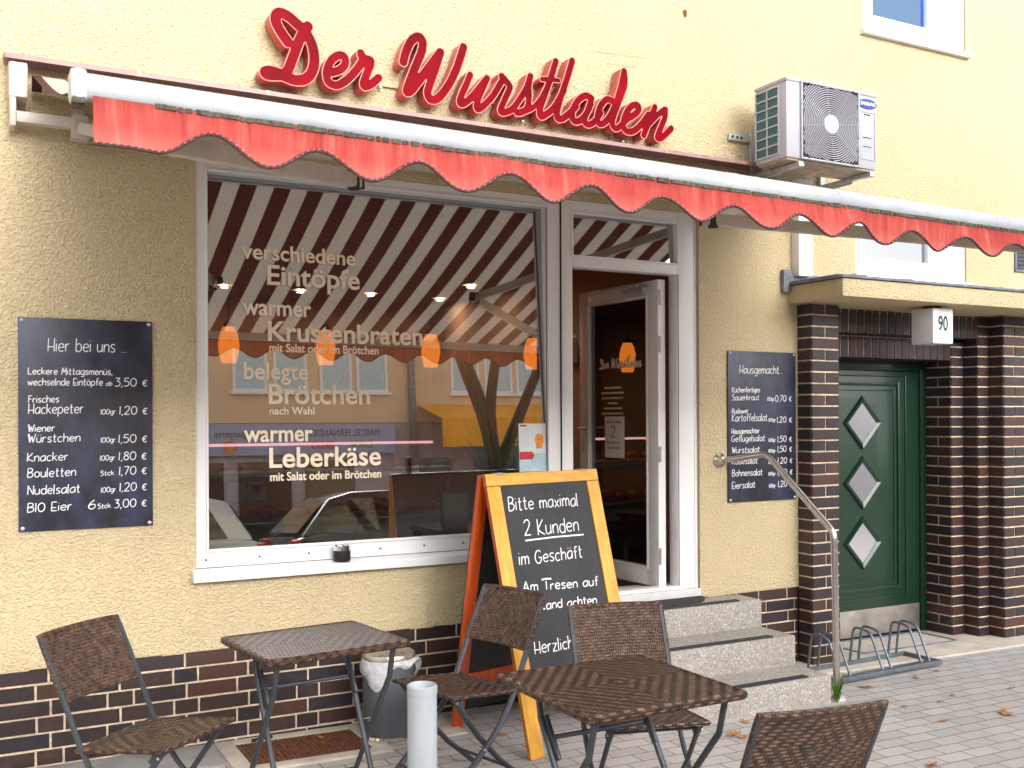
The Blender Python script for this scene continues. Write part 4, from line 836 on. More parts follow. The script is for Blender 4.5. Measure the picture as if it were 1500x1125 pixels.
for x_ in (4.46, 4.50, 4.535): mb.cyl((x_,-.036,3.466),(x_,-.029,3.466), .009, n=10)
K(mb.build('bolt', M['ac_dark'], ac))
mb = MB(); mb.tube(spline([(5.0,-.18,3.35),(5.06,-.10,3.33),(5.08,-.045,3.26),(5.08,-.04,3.16)],5), .016, 10); K(mb.build('coolant_pipe', M['pvc_dirty'], ac))

# cable duct, vent, house number, wall stains --------------------------------
mb = MB(); mb.box(4.995, 5.118, -.075, -.001, 2.585, 3.24); d_ = mb.build('cable_duct', M['pvc'], None, bevel=.006); tag(d_, 'white boxed cable duct running down the wall to the porch roof', 'cable duct')
vt = thing('wall_vent', 'small dark slatted vent grille on the wall right of the porch window', 'vent', (7.5,0,2.77))
mb = MB(); frame_mb(7.325, 7.68, 2.768, 3.02, .02, .02, .02, .02, -.014, -.001, mb); rel(mb.build('frame', M['slate'], vt, bevel=.002), vt)
mb = MB()
for k in range(7): mb.obox((7.50,-.010,2.80+k*.032), (.158,0,0), (0,.008,-.008), (0,.001,.002))
rel(mb.build('slats', M['slate'], vt), vt)
mb = MB(); mb.box(7.345,7.66,-.003,-.001,2.785,3.0); rel(mb.build('backing', M['dark'], vt, smooth=0), vt)
hn = thing('house_number_lamp', 'white cube lamp with house number 90 under the porch roof', 'lamp', (6.02,-.30,2.40))
mb = MB(); mb.box(-.10, .105, -.095, .095, -.265, -.018); lb = mb.build('lamp_shade', M['lampbox'], hn, bevel=.014)
mb = MB(); mb.lathe([(.052,-.017),(.06,-.004),(.06,-.0005)], (0,0,0), 24); mb.build('mount', M['rust'], hn)
mb = MB(); add_text(mb, '90', (-.052,-.0955,-.172), (1,0,0), (0,0,1), .098, .098, .018); mb.build('lettering', M['black'], lb, smooth=0)

# menu boards ---------------------------------------------------------------
B1= [('Hier bei uns ...', 0.127, 0.472, -0.156, 0.0617), ('Leckere Mittagsmenüs,', 0.042, 0.408, -0.265, 0.0315), ('wechselnde Eintöpfe', 0.04, 0.364, -0.316, 0.0333), ('ab', 0.381, 0.407, -0.315, 0.0205), ('3,50 €', 0.421, 0.567, -0.317, 0.0392), ('Frisches', 0.043, 0.172, -0.397, 0.0324), ('Hackepeter', 0.043, 0.277, -0.448, 0.0468), ('100gr.', 0.357, 0.427, -0.452, 0.0241), ('1,20 €', 0.442, 0.567, -0.453, 0.0393), ('Wiener', 0.04, 0.153, -0.533, 0.0342), ('Würstchen', 0.039, 0.263, -0.582, 0.0396), ('100gr.', 0.357, 0.425, -0.587, 0.0241), ('1,50 €', 0.437, 0.565, -0.589, 0.0393), ('Knacker', 0.037, 0.209, -0.67, 0.0396), ('100gr.', 0.353, 0.423, -0.673, 0.0241), ('1,80 €', 0.438, 0.562, -0.673, 0.0393), ('Bouletten', 0.038, 0.243, -0.744, 0.0414), ('Stck.', 0.354, 0.419, -0.745, 0.0223), ('1,70 €', 0.439, 0.562, -0.744, 0.0393), ('Nudelsalat', 0.038, 0.261, -0.824, 0.0414), ('100gr.', 0.357, 0.427, -0.826, 0.0241), ('1,20 €', 0.441, 0.562, -0.823, 0.0393), ('BIO Eier', 0.037, 0.224, -0.905, 0.0414), ('6', 0.299, 0.329, -0.903, 0.0406), ('Stck.', 0.341, 0.403, -0.902, 0.0222), ('3,00 €', 0.415, 0.561, -0.902, 0.0392)]
B2= [('Hausgemacht...', 0.099, 0.467, -0.147, 0.0539), ('Küchenfertiges', 0.034, 0.271, -0.273, 0.0344), ('Sauerkraut', 0.033, 0.264, -0.325, 0.0386), ('100gr.', 0.338, 0.4, -0.328, 0.0241), ('0,70 €', 0.404, 0.549, -0.331, 0.0397), ('Rudower', 0.033, 0.17, -0.412, 0.0322), ('Kartoffelsalat', 0.033, 0.333, -0.463, 0.0472), ('100gr.', 0.347, 0.412, -0.467, 0.0219), ('1,20 €', 0.421, 0.55, -0.473, 0.0375), ('Hausgemachter', 0.028, 0.266, -0.545, 0.0343), ('Geflügelsalat', 0.028, 0.311, -0.597, 0.0408), ('100gr.', 0.347, 0.409, -0.602, 0.0219), ('1,50 €', 0.426, 0.551, -0.604, 0.0397), ('Wurstsalat', 0.031, 0.265, -0.672, 0.0408), ('100gr.', 0.346, 0.408, -0.674, 0.0219), ('1,50 €', 0.426, 0.55, -0.672, 0.0397), ('Käsesalat', 0.031, 0.247, -0.746, 0.0408), ('100gr.', 0.346, 0.408, -0.75, 0.0219), ('1,20 €', 0.427, 0.554, -0.75, 0.0397), ('Bohnensalat', 0.031, 0.288, -0.825, 0.0429), ('100gr.', 0.345, 0.407, -0.828, 0.0219), ('1,00 €', 0.426, 0.554, -0.828, 0.0397), ('Eiersalat', 0.03, 0.224, -0.905, 0.0429), ('100gr.', 0.349, 0.407, -0.908, 0.0219), ('1,20 €', 0.429, 0.553, -0.907, 0.0397)]
def menu_board(x0, z1, w_, rows, label, r):
    t = thing('menu_board', label, 'menu board', (x0+w_/2, 0, z1-.5), group='menu boards')
    mb = MB(); mb.box(x0, x0+w_, -.012, -.002, z1-.995, z1); p = rel(mb.build('panel', M['board'], t, bevel=.0015), t)
    rn = random.Random(len(rows))
    for tx, a, b, z_, h in rows:
        mb = MB(); stroke_text(mb, tx, (x0+a, -.0125, z1+z_), (1,0,0), (0,0,1), b-a, h, .0025 if h > .03 else .0019, slant=.06, jit=.12, rnd=rn, rise=.003); mb.build('lettering', M['chalk'], p, smooth=0)
    for x_ in (x0+.016, x0+w_-.016):
        for z_ in (z1-.014, z1-.98): mb = MB(); mb.lathe([(.0095,0),(.009,.004),(.005,.007),(0,.008)], n=12); mb.v = [(x_+a, -.0125-c_, z_+b) for a, b, c_ in mb.v]; mb.build('screw', M['galv'], p)
    return t
menu_board(.240, 2.110, .593, B1, 'large black menu board headed Hier bei uns left of the shop window', 0)
menu_board(4.430, 2.068, .590, B2, 'black menu board headed Hausgemacht between shop door and brick pier', 0)
mb = MB(); mb.add([(4.1+.016*math.cos(2*math.pi*i/9)*(1+.3*math.sin(i*2.1)), -.0045, 4.215+.026*math.sin(2*math.pi*i/9)) for i in range(9)]+[(4.1,-.008,4.215)], [(i,(i+1) % 9,9) for i in range(9)])
o = mb.build('rusty_wall_plug', M['rust']); tag(o, 'small rusty spot on the upper wall above the sign', 'wall plug')
for (xa, za, xb, zb) in ((3.42,3.86,3.80,3.88),(3.50,3.80,3.72,3.81)):
    mb = MB(); mb.tube([(lerp(xa,xb,i/12), -.002, lerp(za,zb,i/12)+.002*math.sin(i*2.3)) for i in range(13)], .0013, 5); o = mb.build('wall_scratch', M['ac_pan']); o.parent = bld
# handrail -------------------------------------------------------------------
hr = thing('handrail', 'bent stainless steel handrail beside the shop steps', 'handrail', (4.56,-.82,gz(4.56)))
pts = [(4.365,-.03,1.353),(4.40,-.10,1.362),(4.485,-.262,1.393),(4.50,-.29,1.392),(4.515,-.315,1.372),(4.555,-.775,.975),(4.56,-.800,.945),(4.562,-.805,.90),(4.575,-.81,gz(4.57)-.02)]
mb = MB(); mb.tube(pts, .0205, 16); rel(mb.build('rail', M['steel'], hr), hr)
mb = MB(); mb.lathe([(.048,0),(.048,.008),(.030,.022),(.022,.05)], n=24); mb.v = [(4.362+a, -.001-c_, 1.353+b) for a, b, c_ in mb.v]; rel(mb.build('wall_flange', M['steel'], hr), hr)
mb = MB(); mb.lathe([(.05,0),(.046,.012),(.03,.020),(.022,.022)], (4.575,-.81,gz(4.57)), 9); rel(mb.build('foot_plug', M['concrete'], hr, smooth=0), hr)
wd = MB(); rg = random.Random(4)
for k in range(70):
    a = rg.uniform(0, 6.28); b = Vector((4.548+rg.uniform(-.015,.01), -.838+rg.uniform(-.012,.012), gz(4.55))); h = rg.uniform(.05, .17); o_ = Vector((math.cos(a), math.sin(a), 0)); s_ = Vector((-o_.y, o_.x, 0))*rg.uniform(.0012,.0032)
    m_ = b+o_*h*.18+Vector((0,0,h*.6)); e_ = b+o_*h*.4+Vector((0,0,h)); wd.add([b-s_, b+s_, m_+s_*1.3, m_-s_*1.3, e_], [(0,1,2,3),(3,2,4)])
tag(wd.build('weed', M['weed']), 'tuft of green weed at the foot of the handrail post', 'weed')
# steps ----------------------------------------------------------------------
stp = thing('entrance_steps', 'three washed concrete steps leading up to the shop door', 'steps', (3.75,-.4,gz(3.75)))
for y0, y1, z0, z1 in ((-.25,-.012,.28,.472),(-.55,-.0125,.10,.300),(-.842,-.013,-.15,.122)):
    mb = MB(); mb.box(3.08, 4.5, y0, y1, z0, z1); s_ = rel(mb.build('step', M['terrazzo'], stp, bevel=.014), stp)
    mb = MB(); mb.box(3.22, 4.33, y0+.012, y0+.062, z1+.0005, z1+.006); mb.box(3.22, 4.33, y0+.018, y0+.030, z1+.005, z1+.009); mb.box(3.22,4.33,y0+.044,y0+.056,z1+.005,z1+.009); mb.build('grip_strip', M['strip'], s_, bevel=.001)
mb = MB(); P = [(3.42,.0)]+[(3.80+.40*math.cos(a), -.205*math.sin(a)) for a in [math.pi*(1-i/30) for i in range(31)]]+[(4.20,.0)]
P = [(x_, y_-.012) for x_, y_ in P[1:-1]]
mb.prism(P, (0,0,.4735), (1,0,0), (0,1,0), (0,0,.012)); tag(mb.build('doormat', M['mat']), 'dark half-round doormat on the top step before the shop door', 'doormat')
# ------------------------------------------------------------------ wicker bistro furniture
def slab_grid(mb, f, nx, ny, th, rim):
    """woven panel: f(u,v)->(point, normal) for u,v in -1..1, with a rolled rim"""
    top, bot = [], []
    for j in range(ny+1):
        for i in range(nx+1):
            p, n = f(-1+2*i/nx, -1+2*j/ny); p, n = Vector(p), Vector(n).normalized(); top.append(p+n*th/2); bot.append(p-n*th/2)
    q = lambda i, j: j*(nx+1)+i
    fs = [(q(i,j),q(i+1,j),q(i+1,j+1),q(i,j+1)) for j in range(ny) for i in range(nx)]
    mb.add(top, fs); mb.add(bot, [tuple(reversed(a)) for a in fs])
    per = [(-1+2*i/nx, -1) for i in range(nx)]+[(1, -1+2*j/ny) for j in range(ny)]+[(1-2*i/nx, 1) for i in range(nx)]+[(-1, 1-2*j/ny) for j in range(ny)]
    mb.tube([Vector(f(*p)[0]) for p in per], rim, 8, closed=True)
def make_chair(name, label, group):
    t = thing(name, label, 'chair', group=group)
    def seat(u, v):
        return (u*.205, v*.19, .437+.018*v-.010*(1-u*u)*(1-v*v)+.004), (0, -.09, 1)
    mb = MB(); slab_grid(mb, seat, 10, 10, .014, .0105); mb.build('seat', M['wicker_flat'], t, uvc=True)
    def back(u, v):
        s = (v+1)/2; return (u*.208, lerp(-.250,-.362,s)-.022*(1-u*u), lerp(.595,.828,s)), (0, .9, .42)
    mb = MB(); slab_grid(mb, back, 12, 8, .014, .0105); mb.build('backrest', M['wicker'], t, uvc=True)
    for s in (-1, 1):
        x_ = s*.205
        mb = MB(); mb.tube([(x_,-.358,.82),(x_,-.246,.585),(x_,-.180,.44)]+spline([(x_,-.135,.36),(x_,-.06,.265),(x_,.04,.175),(x_,.14,.085),(x_,.235,.004)],4), .0105, 8, ry=.0135)
        mb.build('leg', M['tube'], t)
        x2 = s*.180
        mb = MB(); mb.tube([(x2,.155,.437),(x2,.02,.255),(x2,-.10,.13),(x2,-.255,.004)], .0105, 8, ry=.0135); mb.bar((x2,.115,.40),(x2,.165,.455),.02,.03)
        mb.build('leg', M['tube'], t)
        mb = MB(); mb.cyl((s*.172,.012,.203),(s*.219,.012,.203), .007, n=10); mb.cyl((s*.172,.15,.425),(s*.193,.15,.425), .006, n=8); mb.build('rivet', M['chrome'], t)
    mb = MB(); mb.tube([(-.180,-.16,.083),(.180,-.16,.083)], .008, 8); mb.tube([(-.205,.16,.072),(.205,.16,.072)], .008, 8); mb.tube([(-.18,.12,.425),(.18,.12,.425)], .009, 8); mb.tube([(-.205,-.16,.425),(.205,-.16,.425)], .009, 8)
    mb.build('stretcher', M['tube'], t)
    return t
def face(fx, fy): return math.atan2(-fx, fy)
GC = 'woven bistro chairs outside the shop'
ch = make_chair('bistro_chair', 'brown woven folding chair at the far left before the brick base', GC)
ch.location = (.655,-1.227,gz(.65)); ch.rotation_euler = (0,0,-2.394)
dup(ch, (1.965,-1.07,gz(1.96)), 1.824, 'brown woven folding chair in front of the chalkboard, its seat pointing towards the bin')
dup(ch, (2.425,-1.865,gz(2.42)), 2.853, 'brown woven chair tucked behind the near table, its backrest before the steps')
dup(ch, (2.19,-2.795,gz(2.19)), -.17, 'nearest brown woven chair, only its dark backrest showing at the bottom edge')
def make_table(name, label, loc, rz, w_, d_, h, group):
    t = thing(name, label, 'table', loc, rz, group)
    mb = MB(); slab_grid(mb, lambda u, v: ((u*(w_/2-.012), v*(d_/2-.012), h-.018), (0,0,1)), 8, 8, .026, .0165); mb.build('tabletop', M['wicker_flat'], t, uvc=True)
    for s in (-1, 1):
        x_ = s*(w_/2-.055); y_ = d_/2-.05
        mb = MB(); mb.tube([(x_,-y_,h-.03),(x_,-y_+.035,h-.16),(x_,y_-.03,.02),(x_,y_-.02,.002)], .0115, 10); mb.build('leg', M['tube'], t)
        x2 = s*(w_/2-.10)
        mb = MB(); mb.tube([(x2,y_-.08,h-.03),(x2,y_-.10,h-.14),(x2,-y_+.06,.06),(x2,-y_+.03,.004)], .0115, 10); mb.build('leg', M['tube'], t)
        mb = MB(); mb.bar((x2-s*.012,y_-.11,h-.13),(x2-s*.012,y_-.20,h-.26), .014, .03); mb.build('folding_bracket', M['tube'], t, bevel=.004)
        mb = MB(); mb.cyl((x2-s*.024,.012,.345),(x_+s*.018,.012,.345), .008, n=10); mb.build('rivet', M['chrome'], t)
    mb = MB(); X2 = w_/2-.10; mb.tube([(-X2,-y_+.05,.075),(X2,-y_+.05,.075)], .0105, 10); mb.tube([(-X2,y_-.14,h-.20),(X2,y_-.14,h-.20)], .009, 8); mb.tube([(-w_/2+.055,y_-.06,.09),(w_/2-.055,y_-.06,.09)], .0105, 10); mb.build('stretcher', M['tube'], t)
    return t
make_table('bistro_table', 'square brown woven table nearest the wall, beside the pedal bin', (1.298,-1.12,gz(1.3)), R(7), .615, .53, .728, 'woven bistro tables outside the shop')
make_table('bistro_table', 'square brown woven table nearer the street, before chalkboard and steps', (2.005,-2.31,gz(2.0)), R(0), .63, .62, .734, 'woven bistro tables outside the shop')

# ------------------------------------------------------------------ chalkboard on the pavement
ab = thing('chalkboard_stand', 'folding chalkboard stand with yellow front frame and orange back, before the steps', 'chalkboard', (2.75,-.55,gz(2.75)))
T0 = Vector((2.34,-.63,1.335)); wv_ = Vector((.975,.223,0)).normalized(); UD = Vector((.076,-.331,-1.355)).normalized()
N0 = wv_.cross(UD); N0 = N0 if N0.y < 0 else -N0
def AP(s, t, n=0): return T0+wv_*s+UD*t+N0*n
def slab(mb, s0, s1, t0, t1, n0, n1): mb.obox(AP((s0+s1)/2,(t0+t1)/2,(n0+n1)/2), wv_*(s1-s0)/2, UD*(t1-t0)/2, N0*(n1-n0)/2)
mb = MB(); slab(mb, .0, .09, .051, 1.392, -.022, .0); slab(mb, .716, .806, .051, 1.392, -.022, .0)
fr = rel(mb.build('front_frame', M['yellow_wood'], ab, bevel=.003), ab)
mb = MB(); slab(mb, .0, .806, -.014, .049, -.022, .0015); rel(mb.build('top_rail', M['yellow_wood_x'], ab, bevel=.003), ab); mb = MB(); slab(mb, .0905, .7155, 1.085, 1.15, -.022, -.001); rel(mb.build('bottom_rail', M['yellow_wood_x'], ab, bevel=.003), ab)
mb = MB(); slab(mb, .0, .0035, -.01, 1.39, -.0225, -.0008); rel(mb.build('front_edge', M['orange_wood'], ab, smooth=0), ab)
mb = MB(); slab(mb, .085, .721, .045, 1.09, -.018, -.008); pb_ = rel(mb.build('front_panel', M['aboard'], ab, smooth=0), ab)
rn = random.Random(21); UXn = wv_
for tx, a, b, t0, t1, h in [('Bitte maximal',.128,.620,.179,.181,.069),('2 Kunden',.205,.593,.315,.319,.079),('im Geschäft',.138,.584,.461,.461,.066),('Am Tresen auf',.133,.665,.592,.621,.047),('Abstand achten',.117,.630,.691,.713,.044),('Herzlich',.143,.404,.905,.915,.062)]:
    mb = MB(); stroke_text(mb, tx, AP(a, t0, -.0078), UXn, -UD, b-a, h, .0035, slant=.10, jit=.35, rise=-(t1-t0), rnd=rn, gap=1.9); mb.build('chalk_writing', M['chalk'], pb_, smooth=0)
for a, b in (((.203,.34),(.624,.341)), ((.268,.548),(.336,.550))): mb = MB(); mb.tube([AP(*a,-.0078), AP((a[0]+b[0])/2,(a[1]+b[1])/2-.003,-.0078), AP(*b,-.0078)], .0048, 6, ry=.0018, flat=N0); mb.build('chalk_underline', M['chalk'], pb_, smooth=0)
# rear half
T1_ = T0+Vector((-.006,.036,0)); UD1 = (Vector((2.307,-.314,-.022))-T1_); L1 = UD1.length; UD1 = UD1.normalized(); N1 = wv_.cross(UD1); N1 = N1 if N1.y > 0 else -N1
def slab1(mb, s0, s1, t0, t1, n0, n1): mb.obox(T1_+wv_*(s0+s1)/2+UD1*(t0+t1)/2+N1*(n0+n1)/2, wv_*(s1-s0)/2, UD1*(t1-t0)/2, N1*(n1-n0)/2)
mb = MB(); slab1(mb, .0, .06, .0, L1, -.0, .03); slab1(mb, .746, .806, .0, L1, -.0, .03); slab1(mb, .061, .745, -.0, .05, .0, .029); slab1(mb, .061, .745, 1.08, 1.16, .0, .029)
rel(mb.build('rear_frame', M['orange_wood'], ab, bevel=.003), ab)
mb = MB(); slab1(mb, .055, .75, .045, 1.085, .008, .018); slab1(mb, .0, .806, .0, 1.30, .0305, .036); rel(mb.build('rear_panel', M['aboard'], ab, smooth=0), ab)
mb = MB()
for s in (.10, .70): c = T0+wv_*s+Vector((0,.018,.013)); mb.obox(c, wv_*.03, Vector((0,.03,0)), Vector((0,0,.002)))
rel(mb.build('hinge', M['galv'], ab, smooth=0), ab)

# ------------------------------------------------------------------ bin, ashtray, bollard
bn = thing('pedal_bin', 'slate grey pedal bin with steel lid and white liner, by the brick base', 'bin', (1.945,-.300,gz(1.945)+.010))
mb = MB(); mb.lathe([(.128,.022),(.132,.05),(.134,.36),(.134,.385)], n=40); mb.build('body', M['grey_bin'], bn)
mb = MB(); mb.lathe([(.128,.0),(.143,.003),(.145,.016),(.135,.026)], n=40); mb.build('base_ring', M['chrome'], bn)
mb = MB(); mb.lathe([(.125,.40),(.137,.402),(.139,.418),(.132,.434),(.10,.452),(.05,.461),(0,.464)], n=40); mb.build('lid', M['lid'], bn)
mb = MB(); rg = random.Random(8); n = 48; rows = 7; vs = []
for j in range(rows):
    for i in range(n):
        a = 2*math.pi*i/n; t = j/(rows-1)
        dr = .075+.055*math.sin(a*2+.6)+.03*math.sin(a*5+1)+rg.uniform(-.008,.008)
        bul = .030*max(0, math.cos(a-.15))**2*math.sin(math.pi*t)
        r = .1365+.010*math.sin(math.pi*t)+.005*math.sin(a*13+t*5)*t+bul+rg.uniform(-.001,.001); vs.append((r*math.cos(a), r*math.sin(a), .412-t*dr))
mb.add(vs, [(j*n+i, j*n+(i+1) % n, (j+1)*n+(i+1) % n, (j+1)*n+i) for j in range(rows-1) for i in range(n)]); mb.build('liner', M['bag'], bn)
mb = MB(); mb.bar((.03,-.14,.035),(.03,-.175,.028),.06,.010); mb.build('pedal', M['chrome'], bn, bevel=.002)
at = thing('ashtray', 'small black and chrome ashtray cup on the window sill', 'ashtray', (1.79,-.026,.879))
mb = MB(); mb.lathe([(.044,.001),(.046,.004),(.046,.055)], n=28); mb.build('cup', M['black'], at)
mb = MB(); mb.lathe([(.0465,.056),(.0465,.078),(.040,.080),(.038,.06),(.0,.058)], n=28); mb.build('rim', M['chrome'], at)
mb = MB(); r0 = .0385; mb.lathe([(.034,-.1),(r0,-.1),(r0,.915),(r0+.0012,.916),(r0+.0012,.935),(.0365,.938),(.034,.935),(.034,.92),(0,.918)], (0,0,0), 40)
o = mb.build('bollard', M['bollard'], smooth=40); o.location = (1.062,-2.80,gz(1.0)); tag(o, 'pale grey tubular bollard in the foreground, between the two tables', 'bollard')

# ------------------------------------------------------------------ bike rack and landing details
rk = thing('bike_rack', 'low grey steel bike rack with three pairs of hoops before the green door', 'bike rack', (5.35,-.4,gz(5.35)))
def gp(x_, y_, h): return (x_, y_, gz(x_)+h)
mb = MB(); mb.bar(gp(4.80,-.553,.028), gp(5.86,-.478,.028), .062, .03); rel(mb.build('front_channel', M['rackmat'], rk, bevel=.004), rk)
mb = MB(); mb.bar(gp(4.82,-.27,.030), gp(5.86,-.20,.030), .024, .024); mb.bar(gp(5.845,-.47,.03), gp(5.845,-.21,.03), .024, .024); mb.bar(gp(4.82,-.54,.03), gp(4.82,-.27,.03), .024, .024); rel(mb.build('base_frame', M['rackmat'], rk, bevel=.003), rk)
for x_ in (4.88,4.97,5.285,5.37,5.68,5.765):
    y0 = -.552+.071*(x_-4.80); mb = MB()
    mb.tube(spline([gp(x_,y0,.03),gp(x_,y0+.05,.14),gp(x_,y0+.095,.235),gp(x_,y0+.125,.262),gp(x_,y0+.175,.272),gp(x_,y0+.225,.272),gp(x_,y0+.25,.255),gp(x_,y0+.265,.19),gp(x_,y0+.285,.03)],4), .0085, 8); rel(mb.build('hoop', M['rackmat'], rk), rk)
mf = MB(); z_ = .0155
for a, b in (((5.62,-.04),(6.60,-.04)),((6.60,-.04),(6.60,.31)),((6.60,.31),(5.62,.31)),((5.62,.31),(5.62,-.04))): mf.bar(gp(*a,z_), gp(*b,z_), .014, .012)
tag(mf.build('mat_frame', M['slate'], smooth=0), 'thin dark rectangular mat frame set in the landing before the green door', 'mat frame')
gt = thing('light_well_grate', 'rusty light well grate in a stone frame at the wall beside the bin', 'grate', (1.5,-.25,gz(1.5)))
mb = MB(); frame_mb(1.12, 1.885, -.52, -.016, .085, .085, .075, .085, -.03, .0085, mb); mb.v = [(x_, z_, gz(x_)+.004+y_+.0) for x_, y_, z_ in mb.v]; rel(mb.build('stone_frame', M['concrete'], gt, bevel=.003), gt)
mb = MB(); mb.add([gp(1.2,-.45,-.03+.032),gp(1.81,-.45,.002),gp(1.81,-.09,.002),gp(1.2,-.09,.002)], [(0,1,2,3)]); rel(mb.build('pit', M['dark'], gt, smooth=0), gt)
mb = MB()
for k in range(25): x_ = 1.212+k*.0245; mb.bar(gp(x_,-.445,.008), gp(x_,-.098,.008), .006, .008)
for k in range(15): y_ = -.438+k*.0238; mb.bar(gp(1.206,y_,.0075), gp(1.804,y_,.0075), .006, .006)
rel(mb.build('bars', M['rust'], gt, smooth=0), gt)
# fallen leaves ---------------------------------------------------------------
LV = [(4.947,-.697,.11,'large brown fallen leaf lying just in front of the bike rack'),(5.418,-.676,.06,'small tan leaf in front of the middle of the bike rack'),(5.262,-1.072,.05,'small pale leaf on the pavers, furthest left of the open right side'),
      (5.194,-1.479,.11,'curled orange leaf on open pavers near the right edge'),(4.759,-1.414,.07,'dark reddish leaf on pavers right of the nearest chair'),(3.769,-.932,.06,'yellow leaf at the foot of the lowest step'),
      (3.566,-1.078,.10,'long yellow leaf between the near table and the steps'),(3.574,-1.141,.06,'short yellow leaf beside a longer one near the steps'),(5.055,-1.145,.04,'tiny tan leaf right of the handrail foot'),
      (4.80,-1.114,.04,'tiny dry leaf between handrail foot and nearest chair'),(5.731,-1.121,.05,'tiny orange leaf far right on the pavers'),(5.687,-.597,.05,'small brown leaf at the right end of the bike rack'),
      (4.086,-1.896,.08,'tan leaf behind the nearest chair at the bottom edge'),(1.618,-.188,.05,'orange leaf lying on the rusty grate, nearer the wall'),(1.60,-.285,.05,'second orange leaf on the rusty grate, nearer the street'),(2.477,-.536,.05,'brown leaf beneath the chalkboard stand')]
rg = random.Random(13)
for x_, y_, s_, lab in LV:
    mb = MB(); n = 11; P = []
    for i in range(n):
        a = 2*math.pi*i/n; r = s_*.5*(1 if i % 2 else .62)*rg.uniform(.8,1.1)*(1.25 if abs(math.cos(a)) > .8 else .75); P.append((r*math.cos(a), r*math.sin(a), .004+rg.uniform(0,.35)*s_*.6))
    mb.add(P+[(0,0,.006)], [(i, (i+1) % n, n) for i in range(n)]); mb.tube([(0,0,.006),(s_*.45,.004,.012),(s_*.72,.01,.006)], .0012, 5)
    base = .0 if not (1.2 < x_ < 1.8 and y_ > -.5) else .010
    o = mb.build('fallen_leaf', M['leaf'], smooth=0); o.location = (x_, y_, gz(x_)+base+.001); o.rotation_euler = (0,0,rg.uniform(0,6.28)); tag(o, lab, 'leaf', 'fallen leaves on the pavement')

# ------------------------------------------------------------------ things in the window and inside the shop
po_ = thing('window_poster', 'white paper notice with red arrow and bread picture taped to the window', 'poster', (3.0,.03,1.457))
def wp(x_, z_, d): return (x_, .058-.0032+(z_-1.93)*TL-d, z_)
def wquad(mb, x0, x1, z0, z1, d): return mb.add([wp(x0,z0,d),wp(x1,z0,d),wp(x1,z1,d),wp(x0,z1,d)], [(0,1,2,3)])
sh_ = rel(wquad(MB(), 2.897,3.082,1.316,1.60,.0012).build('sheet', M['paper'], po_, smooth=0), po_)
wquad(MB(), 2.897,3.082,1.316,1.425,.002).build('blue_panel', M['pale_blue'], sh_, smooth=0)
mb = MB(); mb.add([wp(2.90,1.388,.003),wp(2.985,1.388,.003),wp(3.0,1.41,.003),wp(2.985,1.434,.003),wp(2.90,1.434,.003)], [(0,1,2,3,4)]); wquad(mb, 2.905,2.95,1.582,1.592,.003); mb.build('red_arrow', M['red_print'], sh_, smooth=0)
mb = MB(); mb.add([wp(3.035+.032*math.cos(a),1.505+.035*math.sin(a),.003) for a in [k*.524 for k in range(12)]], [tuple(range(12))]); wquad(mb, 3.012,3.055,1.452,1.48,.0025); mb.build('bread_picture', M['orange_print'], sh_, smooth=0)
mb = MB()
for k in range(9): wquad(mb, 2.908, 2.985-(k % 3)*.012, 1.565-k*.013, 1.568-k*.013, .003)
for k in range(5): wquad(mb, 2.905, 2.97-(k % 2)*.02, 1.372-k*.010, 1.374-k*.010, .0035)
mb.build('print_lines', M['galv'], sh_, smooth=0)
ct = thing('shop_counter', 'long glazed meat counter across the back of the shop, lit from above', 'counter', (2.3,2.3,.476))
mb = MB(); mb.box(.8,3.65,2.02,2.75,.477,.86); rel(mb.build('base', M['steel_dark'], ct, bevel=.01), ct)
mb = MB(); mb.box(.8,3.65,1.99,2.02,.60,.74); rel(mb.build('front_band', M['wood_dark'], ct, bevel=.004), ct)
mb = MB(); mb.box(.8,3.65,1.98,2.78,.862,.90); rel(mb.build('shelf', M['steel_dark'], ct, bevel=.005), ct)
mb = MB(); mb.box(.8,3.65,2.40,2.78,1.22,1.235); mb.box(.8,3.65,1.99,2.0,1.20,1.235); rel(mb.build('top_shelf', M['galv'], ct, bevel=.003), ct)
mb = MB(); mb.cyl((.8,2.2,1.447),(3.30,2.2,1.447), .010, n=10); rel(mb.build('tube_light', M['tubelight'], ct), ct)
mb = MB()
for x_ in (1.0,1.95,2.9): mb.box(x_,x_+.03,2.19,2.21,1.235,1.436)
rel(mb.build('light_post', M['galv'], ct), ct)
rg = random.Random(31); ms, br = MB(), MB()
for k in range(46):
    x_ = .9+k*.059; y_ = rg.uniform(2.08,2.25); z_ = .925+rg.uniform(0,.03)
    (ms if rg.random() < .62 else br).tube(spline([(x_-.05,y_,z_),(x_-.02,y_+rg.uniform(-.03,.03),z_+.03),(x_+.04,y_+.02,z_+.012)],3), rg.uniform(.018,.04), 8)
for k in range(16):
    x_ = 1.0+k*.17+rg.uniform(-.04,.04); (ms if k % 3 else br).lathe([(.0,-.03),(.05,-.02),(.065,.01),(.04,.05),(0,.06)], (x_,2.5,1.27), 10, sx=rg.uniform(.7,1.5))
tag(ms.build('sausage_display', M['meat']), 'mass of red sausages and cold meats laid out in the counter', 'sausages', kind='stuff'); tag(br.build('bread_display', M['bread']), 'mass of brown rolls and pies laid out among the sausages', 'bread', kind='stuff')
def bowl(x_, z_, lab):
    mb = MB(); mb.lathe([(.075,0),(.105,.11),(.115,.115),(.11,.12),(.098,.11),(.07,.01),(0,.01)], (x_,2.47,z_), 24); tag(mb.build('plastic_bowl', M['pinkbowl']), lab, 'bowl', 'pink bowls on the counter')
M['pinkbowl'] = plain('pink_plastic', (.72,.42,.36), .4)
